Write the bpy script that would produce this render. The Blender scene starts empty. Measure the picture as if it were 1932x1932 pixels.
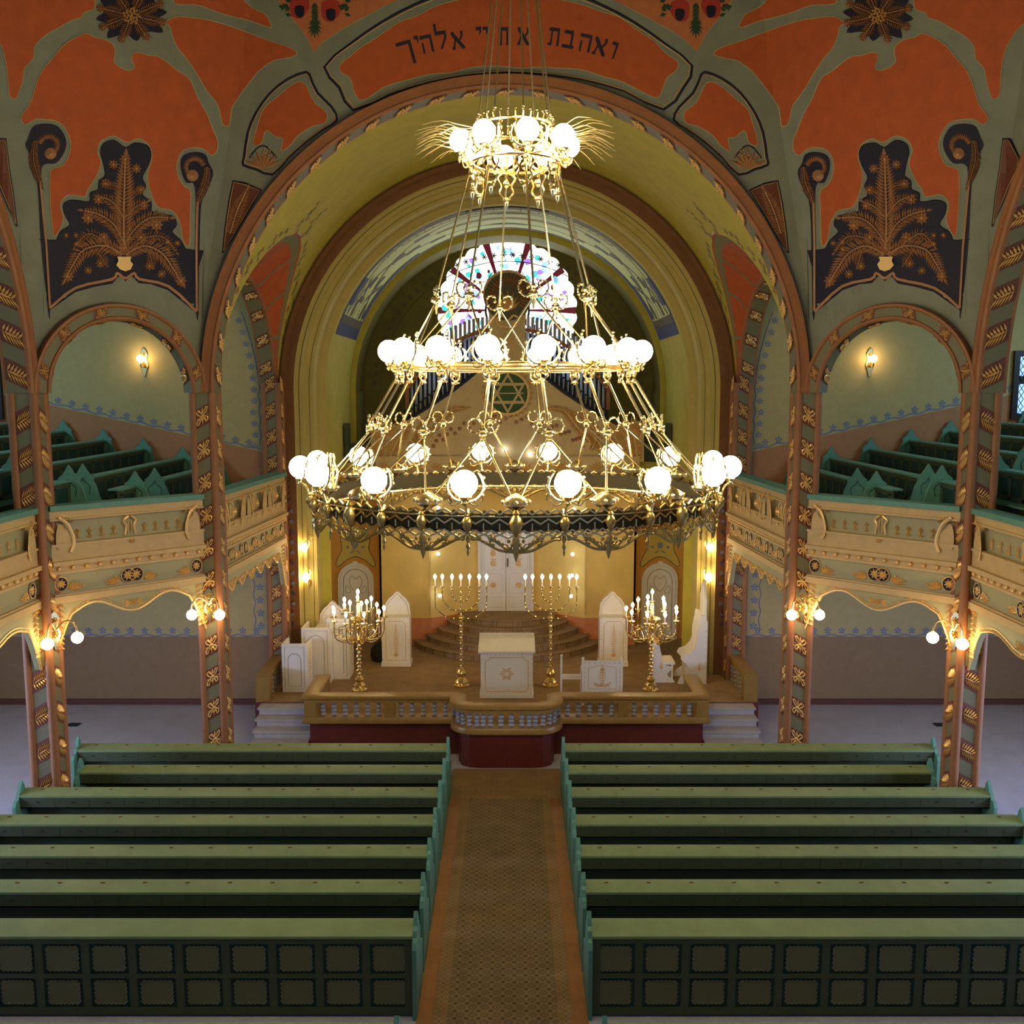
import bpy, math, random
from math import sin, cos, pi, sqrt, radians, atan2
from mathutils import Vector, Matrix
from mathutils.geometry import delaunay_2d_cdt
random.seed(7)
SC = bpy.context.scene
COL = SC.collection

# ------------------------------------------------------------ camera, world, exposure
CAMX, CAMZ, F, P = 0.11, 7.2, 1843.0, radians(7.14)
cd = bpy.data.cameras.new('camera'); cam = bpy.data.objects.new('camera', cd); COL.objects.link(cam)
cam.location = (CAMX, 0, CAMZ); cam.rotation_euler = (pi/2 - P, 0, 0)
cd.sensor_width = 36; cd.lens = F/1932*36; cd.clip_end = 200; cd.clip_start = .05
SC.camera = cam
SC.view_settings.view_transform = 'Standard'; SC.view_settings.look = 'None'
SC.view_settings.gamma = 1; SC.view_settings.use_curve_mapping = False
SC.view_settings.exposure = 0.0
W = bpy.data.worlds.new('world'); SC.world = W; W.use_nodes = True
W.node_tree.nodes['Background'].inputs[0].default_value = (.55, .68, 1, 1)
W.node_tree.nodes['Background'].inputs[1].default_value = 0.26
GLOBE_E, BULB_E, SCONCE_E, WINDOW_E = 66.0, 56.0, 40.0, 3.6

def area(name, loc, rot, sx, sy, col, power):
    l = bpy.data.lights.new(name, 'AREA'); l.shape = 'RECTANGLE'; l.size = sx; l.size_y = sy
    l.color = col; l.energy = power
    o = bpy.data.objects.new(name, l); COL.objects.link(o); o.location = loc; o.rotation_euler = rot
    return o
for s in (-1, 1):   # daylight through the tall side windows of galleries and aisles
    for y in (11.5, 17.5):
        area('gallery_daylight', (s*13.3, y, 9.0), (0, s*radians(62), 0), 1.6, 3.0, (.46, .76, 1), 190)
    area('aisle_daylight', (s*13.3, 12, 2.4), (0, s*radians(68), 0), 2.0, 5.0, (.46, .58, 1), 1000)

# ------------------------------------------------------------ materials
def lin(c):
    c /= 255
    return c/12.92 if c <= .04045 else ((c+.055)/1.055)**2.4
def rgb(r, g, b): return (lin(r), lin(g), lin(b), 1)
MATS = {}
def mat(name, col, rough=.6, metal=0, var=0, scale=6, bump=0, bscale=40, emit=0, spec=.5):
    m = bpy.data.materials.new(name); m.use_nodes = True; nt = m.node_tree; b = nt.nodes['Principled BSDF']
    c = rgb(*col)
    b.inputs['Base Color'].default_value = c; b.inputs['Roughness'].default_value = rough
    b.inputs['Metallic'].default_value = metal
    b.inputs['Specular IOR Level'].default_value = spec
    tc = nt.nodes.new('ShaderNodeTexCoord')
    if var:
        n = nt.nodes.new('ShaderNodeTexNoise'); n.inputs['Scale'].default_value = scale; n.inputs['Detail'].default_value = 5
        r = nt.nodes.new('ShaderNodeValToRGB')
        r.color_ramp.elements[0].position = .3; r.color_ramp.elements[1].position = .7
        r.color_ramp.elements[0].color = tuple(x*(1-var) for x in c[:3])+(1,)
        r.color_ramp.elements[1].color = tuple(min(1, x*(1+var)) for x in c[:3])+(1,)
        nt.links.new(tc.outputs['Object'], n.inputs['Vector']); nt.links.new(n.outputs[0], r.inputs[0])
        nt.links.new(r.outputs[0], b.inputs['Base Color'])
    if bump:
        n2 = nt.nodes.new('ShaderNodeTexNoise'); n2.inputs['Scale'].default_value = bscale
        bp = nt.nodes.new('ShaderNodeBump'); bp.inputs['Strength'].default_value = bump; bp.inputs['Distance'].default_value = .02
        nt.links.new(tc.outputs['Object'], n2.inputs['Vector']); nt.links.new(n2.outputs[0], bp.inputs['Height'])
        nt.links.new(bp.outputs[0], b.inputs['Normal'])
    if emit:
        b.inputs['Emission Color'].default_value = c; b.inputs['Emission Strength'].default_value = emit
    MATS[name] = m
    return m
M = MATS
mat('shell_grey', (128, 132, 114), .8, var=.10, scale=2.5)
mat('shell_edge', (166, 166, 120), .8)
mat('orange', (180, 86, 38), .8, var=.10, scale=5)
mat('peach', (186, 112, 66), .8, var=.08)
mat('navy', (18, 15, 40), .7)
mat('ink', (38, 34, 50), .7)
mat('copper_relief', (176, 126, 84), .5, .1)
mat('gold_line', (214, 180, 112), .4, .3)
mat('gold', (232, 190, 118), .36, .35)
mat('brass', (234, 210, 150), .26, 1.0)
mat('brass_dark', (176, 152, 92), .32, .9)
mat('bronze', (70, 66, 48), .4, .8)
mat('pew_mid', (104, 104, 68), .5)
mat('brass_pale', (240, 214, 150), .3, .8)
mat('brown', (150, 98, 58), .6, var=.10, scale=4)
mat('brown_dark', (108, 58, 38), .6)
mat('band_green', (116, 112, 80), .6)
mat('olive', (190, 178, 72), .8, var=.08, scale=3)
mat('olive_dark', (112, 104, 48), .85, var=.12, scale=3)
mat('cream', (196, 178, 104), .8, var=.05, scale=3)
mat('ring_brown', (124, 80, 36), .6, var=.08)
mat('wall_olive', (190, 172, 116), .85, var=.05)
mat('dado_pink', (182, 128, 88), .85, var=.05)
mat('dado_tan', (150, 122, 88), .85, var=.05)
mat('blue_paint', (116, 128, 160), .8)
mat('skirting', (96, 50, 36), .6)
mat('stone', (184, 184, 194), .45, var=.08, scale=2)
mat('wood_floor', (160, 108, 58), .45, var=.10)
mat('step_stone', (170, 164, 160), .5, var=.08)
mat('gal_tan', (206, 172, 112), .6, var=.06)
mat('gal_grey', (166, 158, 112), .6)
mat('teal', (92, 144, 122), .5, var=.06)
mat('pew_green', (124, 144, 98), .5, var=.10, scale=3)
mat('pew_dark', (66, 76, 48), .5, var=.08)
mat('pew_deep_green', (18, 58, 52), .6)  # deepest green, for panel fields, joints and end-panel outlines
mat('knob', (40, 30, 20), .4)
mat('white_paint', (232, 226, 212), .45, var=.02)
mat('warm_grey', (168, 158, 140), .5)  # duller warm grey for outlines on the white doors and stalls
mat('ochre', (206, 148, 60), .8, var=.06)
mat('ochre_pale', (200, 176, 84), .8)
mat('ark_yellow', (232, 196, 104), .7, var=.09, scale=1.6)
mat('pink_stone', (206, 128, 74), .6, var=.10)
mat('burgundy', (96, 34, 26), .5, var=.12)
mat('rail_stone', (148, 114, 54), .35, var=.10)
mat('baluster_blue', (150, 152, 160), .4, var=.12, scale=14)
mat('ark_tan', (208, 180, 122), .75, var=.05)
mat('pipe_silver', (190, 196, 214), .25, .85)
mat('pipe_dark', (24, 28, 48), .6)
mat('glass_green', (66, 94, 44), .8)
mat('candle', (240, 232, 212), .5)
mat('web_grey', (124, 120, 84), .8)
mat('soffit_green', (206, 214, 132), .7)
mat('soffit_brown', (92, 84, 52), .7)
mat('soffit_blue', (58, 66, 104), .7)
mat('paint_red', (170, 52, 36), .7)
mat('paint_green', (36, 66, 40), .7)
mat('iron', (30, 26, 24), .5)
mat('grate', (40, 46, 60), .5)
mat('black_cloth', (28, 26, 18), .9)
mat('globe_glass', (255, 232, 186), .3, emit=GLOBE_E)
mat('sconce_glass', (255, 220, 160), .3, emit=SCONCE_E)
mat('bulb_glass', (255, 224, 170), .3, emit=BULB_E)
mat('led_glass', (215, 230, 255), .3, emit=30)
mat('win_white', (240, 240, 240), .3, emit=WINDOW_E)
mat('win_teal', (70, 200, 200), .3, emit=1.3)
mat('win_red', (120, 20, 50), .3, emit=.35)
mat('win_violet', (150, 110, 210), .3, emit=1.6)
mat('win_blue', (150, 190, 255), .3, emit=1.6)
mat('win_dark', (36, 28, 30), .5)

def carpet_mat(name, c1, c2, sc):
    m = mat(name, c1, .95); nt = m.node_tree; b = nt.nodes['Principled BSDF']
    tc = nt.nodes.new('ShaderNodeTexCoord'); sp = nt.nodes.new('ShaderNodeSeparateXYZ')
    nt.links.new(tc.outputs['Object'], sp.inputs[0])
    def mth(op, a, bb=None):
        n = nt.nodes.new('ShaderNodeMath'); n.operation = op
        for i, v in enumerate((a, bb)):
            if v is None: continue
            if isinstance(v, (int, float)): n.inputs[i].default_value = v
            else: nt.links.new(v, n.inputs[i])
        return n.outputs[0]
    fx = mth('ABSOLUTE', mth('SUBTRACT', mth('FRACT', mth('MULTIPLY', sp.outputs[0], sc)), .5))
    fy = mth('ABSOLUTE', mth('SUBTRACT', mth('FRACT', mth('MULTIPLY', sp.outputs[1], sc)), .5))
    d = mth('ADD', fx, fy)
    ring = mth('ABSOLUTE', mth('SUBTRACT', d, .33))
    q = mth('ABSOLUTE', mth('SUBTRACT', fx, fy))
    a1 = mth('LESS_THAN', ring, .055); a2 = mth('LESS_THAN', d, .1); a3 = mth('GREATER_THAN', d, .8)
    a4 = mth('MULTIPLY', mth('LESS_THAN', q, .03), mth('GREATER_THAN', d, .5))
    k = mth('MINIMUM', mth('ADD', mth('ADD', a1, a2), mth('ADD', a3, a4)), 1.0)
    n = nt.nodes.new('ShaderNodeTexNoise'); n.inputs['Scale'].default_value = 3
    nt.links.new(tc.outputs['Object'], n.inputs['Vector'])
    mx = nt.nodes.new('ShaderNodeMix'); mx.data_type = 'RGBA'
    mx.inputs[6].default_value = rgb(*c1); mx.inputs[7].default_value = rgb(*c2)
    nt.links.new(k, mx.inputs[0])
    mx2 = nt.nodes.new('ShaderNodeMix'); mx2.data_type = 'RGBA'; mx2.blend_type = 'MULTIPLY'; mx2.inputs[0].default_value = .5
    nt.links.new(mx.outputs[2], mx2.inputs[6]); nt.links.new(n.outputs[0], mx2.inputs[7])
    nt.links.new(mx2.outputs[2], b.inputs['Base Color'])
    return m
carpet_mat('carpet', (160, 134, 94), (108, 90, 60), 7.2)
carpet_mat('carpet_fine', (176, 142, 96), (132, 102, 66), 11.0)

# ------------------------------------------------------------ mesh helpers
def V(*a): return Vector(a)
class MB:
    def __init__(s, m='white_paint'):
        s.v = []; s.f = []; s.m = []; s.names = []; s.cur = 0; s.use(m)
    def use(s, m):
        if m not in s.names: s.names.append(m)
        s.cur = s.names.index(m); return s
    def add(s, vs, fs):
        b = len(s.v); s.v.extend(tuple(p) for p in vs)
        s.f.extend(tuple(i+b for i in f) for f in fs); s.m.extend([s.cur]*len(fs))
    def box(s, c, size, ax=None):
        c = Vector(c); X, Y, Z = ax or (V(1,0,0), V(0,1,0), V(0,0,1))
        hx, hy, hz = X*size[0]/2, Y*size[1]/2, Z*size[2]/2
        s.add([c+a*hx+b*hy+d*hz for d in (-1,1) for b in (-1,1) for a in (-1,1)],
              [(0,2,3,1),(4,5,7,6),(0,1,5,4),(2,6,7,3),(0,4,6,2),(1,3,7,5)])
    def bx(s, x0, x1, y0, y1, z0, z1): s.box(((x0+x1)/2,(y0+y1)/2,(z0+z1)/2), (abs(x1-x0),abs(y1-y0),abs(z1-z0)))
    def tube(s, pts, r, n=6, closed=False, cap=True):
        pts = [Vector(p) for p in pts]; k = len(pts)
        rr = r if isinstance(r, (list, tuple)) else [r]*k
        vs = []; up = None
        for i, p in enumerate(pts):
            a = pts[(i-1) % k] if (closed or i > 0) else p
            b = pts[(i+1) % k] if (closed or i < k-1) else p
            t = (b-a); t = t.normalized() if t.length > 1e-9 else V(0,0,1)
            if up is None:
                up = t.orthogonal().normalized()
            up = (up - t*up.dot(t)); up = up.normalized() if up.length > 1e-6 else t.orthogonal().normalized()
            w = t.cross(up)
            for j in range(n):
                an = 2*pi*j/n; vs.append(p + up*(cos(an)*rr[i]) + w*(sin(an)*rr[i]))
        fs = []
        for i in range(k if closed else k-1):
            i2 = (i+1) % k
            for j in range(n):
                j2 = (j+1) % n; fs.append((i*n+j, i*n+j2, i2*n+j2, i2*n+j))
        if cap and not closed:
            fs.append(tuple(range(n))[::-1]); fs.append(tuple((k-1)*n+j for j in range(n)))
        s.add(vs, fs)
    def lathe(s, prof, c=(0,0,0), n=12, ax=None, a0=0, a1=2*pi):
        c = Vector(c); X, Y, Z = ax or (V(1,0,0), V(0,1,0), V(0,0,1))
        full = abs(a1-a0-2*pi) < 1e-6; m = n if full else n+1
        vs = [c + X*(r*cos(a0+(a1-a0)*j/n)) + Y*(r*sin(a0+(a1-a0)*j/n)) + Z*z for r, z in prof for j in range(m)]
        fs = []
        for i in range(len(prof)-1):
            for j in range(n):
                j2 = (j+1) % m; fs.append((i*m+j, i*m+j2, (i+1)*m+j2, (i+1)*m+j))
        s.add(vs, fs)
    def ball(s, c, r, n=10, k=6, sz=1):
        s.lathe([(max(1e-4, r*sin(pi*i/k)), -r*cos(pi*i/k)*sz) for i in range(k+1)], c, n)
    def poly(s, pts3, back=None):           # n-gon
        s.add(pts3, [tuple(range(len(pts3)))])
    def extrude(s, pts, fr, d):             # pts 2D, fr(u,v,h)
        n = len(pts); t = cdt(pts)
        s.add([fr(u, v, d) for u, v in t[0]], t[1])
        s.add([fr(u, v, d) for u, v in pts]+[fr(u, v, 0) for u, v in pts],
              [(i, (i+1) % n, n+(i+1) % n, n+i) for i in range(n)])
    def flat(s, pts, fr, h, grid=None):
        t = cdt(pts, grid); s.add([fr(u, v, h) for u, v in t[0]], t[1])
    def line(s, pts, fr, w, h, closed=False):   # ribbon along a 2D path on a surface, ridge raised
        n = len(pts); vs = []
        for i in range(n):
            a = pts[i-1] if (i > 0 or closed) else pts[i]
            b = pts[(i+1) % n] if (i < n-1 or closed) else pts[i]
            dx, dy = b[0]-a[0], b[1]-a[1]; L = sqrt(dx*dx+dy*dy) or 1
            nx, ny = -dy/L*w/2, dx/L*w/2
            u, v = pts[i]
            e = max(h*.4, h-.006); vs += [fr(u+nx, v+ny, e), fr(u, v, h), fr(u-nx, v-ny, e)]
        fs = []
        for i in range(n if closed else n-1):
            j = (i+1) % n
            fs += [(3*i, 3*i+1, 3*j+1, 3*j), (3*i+1, 3*i+2, 3*j+2, 3*j+1)]
        s.add(vs, fs)
    def leaf(s, fr, u, v, ang, L, w, h0, h1):   # raised leaflet from (u,v) along ang
        c, q = cos(ang), sin(ang)
        def g(a, b, h): return fr(u+c*a-q*b, v+q*a+c*b, h)
        s.add([g(0,0,h0), g(L*.45,w/2,h0), g(L,0,h0), g(L*.45,-w/2,h0), g(L*.5,0,h1)],
              [(0,4,1),(1,4,2),(2,4,3),(3,4,0)])
    def disc(s, fr, u, v, r, h0, h1, n=10):
        s.add([fr(u+r*cos(2*pi*i/n), v+r*sin(2*pi*i/n), h0) for i in range(n)]+[fr(u, v, h1)],
              [(i, (i+1) % n, n) for i in range(n)])
    def rose(s, fr, u, v, r, h0, h1, n=8):
        for i in range(n):
            a = 2*pi*i/n; s.leaf(fr, u+.2*r*cos(a), v+.2*r*sin(a), a, r*.85, r*.5, h0, h1)
        s.disc(fr, u, v, r*.4, h0, h1*1.3, 8)
    def fern(s, fr, pts, L, h0, h1, step=None, w=None, taper=True):
        pts = smooth(pts, 3); tot = sum(dist(pts[i], pts[i+1]) for i in range(len(pts)-1))
        step = step or L*.28; acc = 0; k = 0; run = 0
        s.line(pts, fr, L*.14, h1)
        for i in range(len(pts)-1):
            a, b = pts[i], pts[i+1]; d = dist(a, b)
            while acc <= d:
                t = acc/d if d else 0; u, v = a[0]+(b[0]-a[0])*t, a[1]+(b[1]-a[1])*t
                an = atan2(b[1]-a[1], b[0]-a[0]); q = (run+acc)/tot
                l = L*(.35+.75*sin(pi*min(1, .15+q*.85))) if taper else L
                for sg in (-1, 1): s.leaf(fr, u, v, an+sg*.95, l, w or L*.24, h0, h1)
                acc += step; k += 1
            acc -= d; run += d
        e = pts[-1]; p = pts[-2]; s.leaf(fr, e[0], e[1], atan2(e[1]-p[1], e[0]-p[0]), L*.8, L*.35, h0, h1)
    def build(s, name, parent=None, sm=True, ang=38):
        me = bpy.data.meshes.new(name); o = bpy.data.objects.new(name, me); COL.objects.link(o)
        off = V(0,0,0)
        if parent is not None:
            o.parent = parent; p = parent
            while p is not None: off += p.location; p = p.parent
        me.from_pydata([(x-off.x, y-off.y, z-off.z) for x, y, z in s.v], [], s.f)
        for n in s.names: me.materials.append(MATS[n])
        me.polygons.foreach_set('material_index', s.m)
        if sm:
            me.polygons.foreach_set('use_smooth', [True]*len(s.f)); me.set_sharp_from_angle(angle=radians(ang))
        me.update(); me.validate()
        return o
def dist(a, b): return sqrt((a[0]-b[0])**2+(a[1]-b[1])**2)
def smooth(pts, k=4, closed=False):       # Catmull-Rom through 2D/3D points
    n = len(pts); out = []; T = Vector if isinstance(pts[0], Vector) else tuple
    if n < 3: return [T(p) for p in pts]
    rng = n if closed else n-1
    for i in range(rng):
        p0 = pts[(i-1) % n] if (closed or i > 0) else pts[i]; p1 = pts[i]; p2 = pts[(i+1) % n]
        p3 = pts[(i+2) % n] if (closed or i < n-2) else p2
        for j in range(k):
            t = j/k
            out.append(T([.5*((2*b)+(-a+c)*t+(2*a-5*b+4*c-d)*t*t+(-a+3*b-3*c+d)*t**3) for a, b, c, d in zip(p0, p1, p2, p3)]))
    if not closed: out.append(T(pts[-1]))
    return out
def inside(p, poly):
    x, y = p; r = False; n = len(poly)
    for i in range(n):
        x1, y1 = poly[i]; x2, y2 = poly[i-1]
        if (y1 > y) != (y2 > y) and x < (x2-x1)*(y-y1)/(y2-y1)+x1: r = not r
    return r
def cdt(pts, grid=None):
    pv = [Vector(p) for p in pts]; n = len(pv); extra = []
    if grid:
        xs = [p[0] for p in pts]; ys = [p[1] for p in pts]
        x = min(xs)+grid*.5
        while x < max(xs):
            y = min(ys)+grid*.5
            while y < max(ys):
                if inside((x, y), pts): extra.append(Vector((x, y)))
                y += grid
            x += grid
    r = delaunay_2d_cdt(pv+extra, [], [list(range(n))], 1, 1e-5)
    return [tuple(p) for p in r[0]], [tuple(f) for f in r[2]]
def thing(name, label, cat, loc=(0,0,0), group=None):
    o = bpy.data.objects.new(name, None); COL.objects.link(o); o.location = loc; o.empty_display_size = .1
    return tag(o, label, cat, group)
def tag(o, label, cat, group=None):
    o['label'] = label; o['category'] = cat
    if group: o['group'] = group
    return o
def struct(o): o['kind'] = 'structure'; return o
def frame(o, U, Vv, N=None):
    o, U, Vv = Vector(o), Vector(U), Vector(Vv); N = Vector(N) if N else U.cross(Vv).normalized()
    return lambda u, v, h: o+U*u+Vv*v+N*h
def proj(x, y, z):
    x -= CAMX; z -= CAMZ; d = y*cos(P)-z*sin(P); u = y*sin(P)+z*cos(P)
    return 966+F*x/d, 966-F*u/d
def ray(px, py):
    xc = (px-966)/F; yc = (966-py)/F
    return V(xc, cos(P)+yc*sin(P), -sin(P)+yc*cos(P))
def onY(px, py, Y):                        # point of the photograph that lies on the plane y=Y
    d = ray(px, py); t = Y/d.y; return CAMX+d.x*t, CAMZ+d.z*t
# ------------------------------------------------------------ hall constants
YC, AP, BB = 9.75, 7.25, 5.2             # centre of the octagon, its apothem, half length of the wide sides
YE = 21.8                                # end wall of the galleries
ZS = 7.15                                # springing height of the arches
def apo(z): return 8.80 - .143*max(0, z-8.6)
def shell_g(p):
    x, y = abs(p.x), abs(p.y-YC)
    return max(x-AP, y-AP, (x+y)/sqrt(2)-apo(p.z))
def shell_hit(px, py, h):
    d = ray(px, py); o = V(CAMX, 0, CAMZ); a, b = 4.0, 22.0
    for _ in range(34):
        m = (a+b)/2
        if shell_g(o+d*m) > -h: b = m
        else: a = m
    return o+d*a
HC = {}
def SL(u, v, h):
    return shell_hit(u, v, h)
def SR(u, v, h):
    p = shell_hit(u, v, h); return V(-p.x, p.y, p.z)

# ------------------------------------------------------------ dome shell with its painting
def build_shell():
    mb = MB('shell_grey')
    R = 5.15; ZT = 14.0
    def xc(z): return sqrt(2)*apo(z)-AP
    def strip(cols, nz=14):               # cols: list of (fn(z)->point, zb, zt)
        base = len(mb.v); vs = []; fs = []
        for fn, zb, zt in cols:
            for i in range(nz+1): vs.append(fn(zb+(zt-zb)*i/nz))
        for c in range(len(cols)-1):
            for i in range(nz):
                a = c*(nz+1)+i; fs.append((a, a+nz+1, a+nz+2, a+1))
        mb.add(vs, fs)
    rot = [(0,1),(1,0),(0,-1),(-1,0)]
    for k, (nx, ny) in enumerate(rot):
        cols = []
        xs = [-BB]+[-R-.001]+[-R*cos(pi*i/64) for i in range(1, 64)]+[R+.001]+[BB]
        for x in xs:
            zb = ZS+sqrt(max(0, R*R-x*x)) if abs(x) < R else ZS-.15
            zt = ZT if abs(x) <= xc(ZT) else 8.6+(5.195-abs(x))/.2022
            zt = max(zt, zb+.01)
            cols.append(((lambda z, x=x: V(nx*AP+(-ny)*x*-1, YC+ny*AP+nx*x*-1, z)), zb, zt))
        strip(cols)
    r = 1.15
    for sx, sy in ((1,1),(1,-1),(-1,1),(-1,-1)):
        hs = lambda z: (AP-xc(z))/sqrt(2)
        H = hs(ZT); cols = []
        ss = [-H+ (H-1.46)*i/5 for i in range(6)]+[-1.449,-1.2,-r-.001]+[-r*cos(pi*i/24) for i in range(1, 24)]+[r+.001,1.2,1.449]+[1.46+(H-1.46)*i/5 for i in range(6)]
        for q in ss:
            a = abs(q)
            zb = ZS+sqrt(max(0, r*r-q*q)) if a < r else ZS-.15
            if a > 1.45:
                lo, hi = 8.6, ZT
                for _ in range(30):
                    m = (lo+hi)/2
                    if hs(m) < a: lo = m
                    else: hi = m
                zb = lo
            def fn(z, q=q):
                A = apo(z)/sqrt(2); return V(sx*(A+q/sqrt(2)), YC+sy*(A-q/sqrt(2)), z)
            cols.append((fn, min(zb, ZT-.01), ZT))
        strip(cols)
    # dome above the picture: eight-sided cap
    ring = []
    def octv(z, s):
        x = xc(z)
        return [V(s*a, YC+s*b, z) for a, b in ((x,AP),(AP,x),(AP,-x),(x,-AP),(-x,-AP),(-AP,-x),(-AP,x),(-x,AP))]
    levels = [octv(ZT, 1)]
    for i in range(1, 9):
        t = i/8*pi/2; rr = [V(p.x*cos(t)+0, YC+(p.y-YC)*cos(t), ZT+5*sin(t)) for p in levels[0]]
        levels.append(rr)
    vs = [p for l in levels for p in l]
    mb.add(vs, [(i*8+j, i*8+(j+1) % 8, (i+1)*8+(j+1) % 8, (i+1)*8+j) for i in range(8) for j in range(8)])

    Z1 = lambda *p: [(a/3.019, b/3.019) for a, b in p]
    Z2 = lambda *p: [(640+a/2.927, b/2.927) for a, b in p]
    def wob(p, k=4): return smooth(p, k, True)
    O1 = wob(Z1((120,660),(170,590),(205,480),(240,400),(300,330),(370,250),(480,190),(540,210),(600,225),(650,260),(655,310),(650,350),(690,385),(740,400),(765,380),(750,340),(760,300),(800,300),(850,315),(900,320),(950,350),(1010,400),(1080,450),(1130,560),(1180,650),(1215,740),(1240,800),(1235,860),(1205,885),(1160,850),(1100,840),(1040,860),(1010,920),(1015,1000),(1050,1060),(1085,1090),(1085,1200),(1080,1380),(1065,1400),(1040,1360),(1025,1270),(980,1200),(900,1180),(860,1100),(840,1000),(865,900),(850,830),(790,790),(720,810),(650,775),(580,800),(555,860),(575,930),(545,1010),(500,1080),(480,1120),(390,1110),(345,1160),(360,1240),(340,1310),(310,1345),(300,1320),(285,1130),(290,970),(360,940),(400,850),(390,770),(340,700),(260,680),(200,680),(150,710),(125,690)))
    O2 = wob(Z1((-260,-180),(60,-190),(300,-180),(520,-120),(540,-20),(535,50),(480,70),(460,100),(400,120),(330,160),(260,200),(200,260),(190,330),(140,390),(130,450),(100,550),(70,560),(50,530),(40,400),(20,300),(0,250),(-60,160),(-200,40)))
    O3 = wob(Z1((1000,95),(1100,100),(1220,120),(1400,180),(1530,230),(1640,265),(1690,300),(1660,325),(1560,345),(1480,400),(1420,470),(1360,550),(1320,620),(1310,700),(1295,720),(1265,700),(1240,600),(1180,520),(1120,420),(1060,330),(1010,270),(980,200),(970,150),(940,130)))
    O4 = wob(Z1((960,-150),(1200,-160),(1340,-60),(1390,0),(1440,45),(1510,80),(1545,140),(1530,155),(1430,120),(1330,95),(1240,70),(1130,30),(1020,25),(985,0)))
    PE = Z1((1500,-60),(1570,-20),(1650,90),(1740,200),(1788,300),(1840,240),(1932,175),(2050,110),(2200,30),(2330,-30),(2330,-60))
    tri = Z1((1330,1030),(1400,1045),(1485,1080),(1400,1220),(1320,1360),(1270,1440),(1285,1300),(1305,1160))
    tri2 = Z1((-60,900),(0,790),(30,790),(50,960),(75,1120),(95,1290),(50,1180),(0,1060),(-50,960))
    p2 = wob(Z1((1745,410),(1640,450),(1540,530),(1460,640),(1410,760),(1390,900),(1385,940),(1460,965),(1550,995),(1640,900),(1740,810),(1850,730),(1920,682),(1890,610),(1810,530),(1772,450)), 2)
    p2i = wob(Z1((1700,465),(1650,490),(1590,540),(1500,620),(1470,700),(1440,820),(1490,815),(1515,745),(1570,780),(1610,790),(1600,860),(1650,830),(1700,770),(1780,720),(1850,700),(1860,640),(1800,590),(1770,540),(1740,480)))
    p1 = smooth([(612,127),(660,84),(720,42),(790,5),(870,-22),(958,-32),(1046,-22),(1126,5),(1196,42),(1256,84),(1306,125),(1290,165),(1252,207),(1180,172),(1100,150),(1030,140),(958,136),(885,141),(810,155),(735,178),(666,208),(640,165)], 2, True)
    p1i = wob(Z2((0,365),(30,330),(60,310),(110,265),(200,210),(330,120),(420,90),(540,30),(650,0),(800,-25),(1000,-35),(1150,-20),(1230,0),(1330,20),(1440,60),(1550,95),(1640,160),(1740,225),(1800,290),(1870,340),(1860,390),(1810,430),(1780,510),(1750,540),(1680,510),(1560,450),(1450,420),(1340,385),(1200,375),(1080,370),(1000,375),(880,365),(740,370),(620,400),(500,410),(380,440),(250,480),(160,540),(110,550),(80,500),(60,430),(10,400)), 3)
    nav = wob(Z1((270,1362),(320,1370),(345,1320),(400,1280),(370,1220),(365,1160),(420,1140),(510,1150),(515,1100),(560,1080),(565,1030),(600,1000),(590,930),(575,870),(590,820),(650,800),(715,840),(770,815),(840,830),(860,880),(840,950),(810,1010),(830,1060),(810,1110),(860,1150),(870,1210),(980,1230),(1005,1280),(980,1320),(1030,1370),(1060,1420),(1110,1420)), 3)[:-3] + Z1((1118,1560),(1130,1790),(960,1650),(860,1615),(790,1610),(765,1580),(740,1565),(716,1600),(690,1565),(665,1580),(640,1612),(540,1630),(430,1660),(285,1765),(262,1500))
    sp1 = wob(Z1((190,720),(260,705),(330,720),(375,790),(370,860),(320,930),(260,935),(235,1000),(262,1365),(285,1765),(275,1775),(235,1400),(215,1060),(180,900),(145,830),(160,790)), 3)
    sp2 = wob(Z1((1110,865),(1170,880),(1190,930),(1215,990),(1175,1100),(1145,1180),(1135,1500),(1130,1790),(1118,1780),(1112,1400),(1112,1070),(1060,1040),(1030,960),(1040,890)), 3)
    sc = 1/3.019
    for S in (SL, SR):
        fr = S
        for poly in (O1, O2, O3, O4, p2i):
            mb.use('orange'); mb.flat(poly, fr, .008, 11)
            mb.use('shell_edge'); mb.line(poly, fr, 2.0, .013, True)
        mb.use('peach'); mb.flat(PE, fr, .007, 11)
        mb.use('shell_edge'); mb.line(PE[1:-2], fr, 1.6, .012)
        # navy tree panel
        mb.use('navy'); mb.flat(nav, fr, .010, 9); mb.flat(sp1, fr, .010, 10); mb.flat(sp2, fr, .010, 10)
        mb.line([(sum(c)/1, ) and c for c in nav], fr, 2.2, .014, True)
        mb.use('copper_relief')
        h0, h1 = .012, .045
        zf = lambda L: [(a*sc, b*sc) for a, b in L]
        F_ = lambda L, l, st=None: mb.fern(fr, zf(L), l*sc, h0, h1, st*sc if st else None)
        mb.line(smooth(zf([(285,1755),(430,1640),(640,1590),(665,1555),(716,1585),(765,1555),(795,1590),(960,1630),(1120,1775)]), 3), fr, 5, .03)
        mb.line(zf([(262,1365),(285,1755)]), fr, 4, .03); mb.line(zf([(228,1030),(262,1380)]), fr, 4, .03)
        mb.line(zf([(1125,1150),(1120,1400),(1122,1770)]), fr, 4, .03)
        F_([(708,1400),(705,1250),(708,1100),(712,960),(715,900)], 78, 20)
        F_([(708,1390),(650,1280),(560,1220),(480,1200)], 58, 16)
        F_([(708,1390),(780,1290),(860,1240),(960,1240)], 58, 16)
        F_([(706,1240),(640,1150),(570,1120)], 50, 16); F_([(708,1240),(770,1180),(830,1150)], 50, 16)
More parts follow.
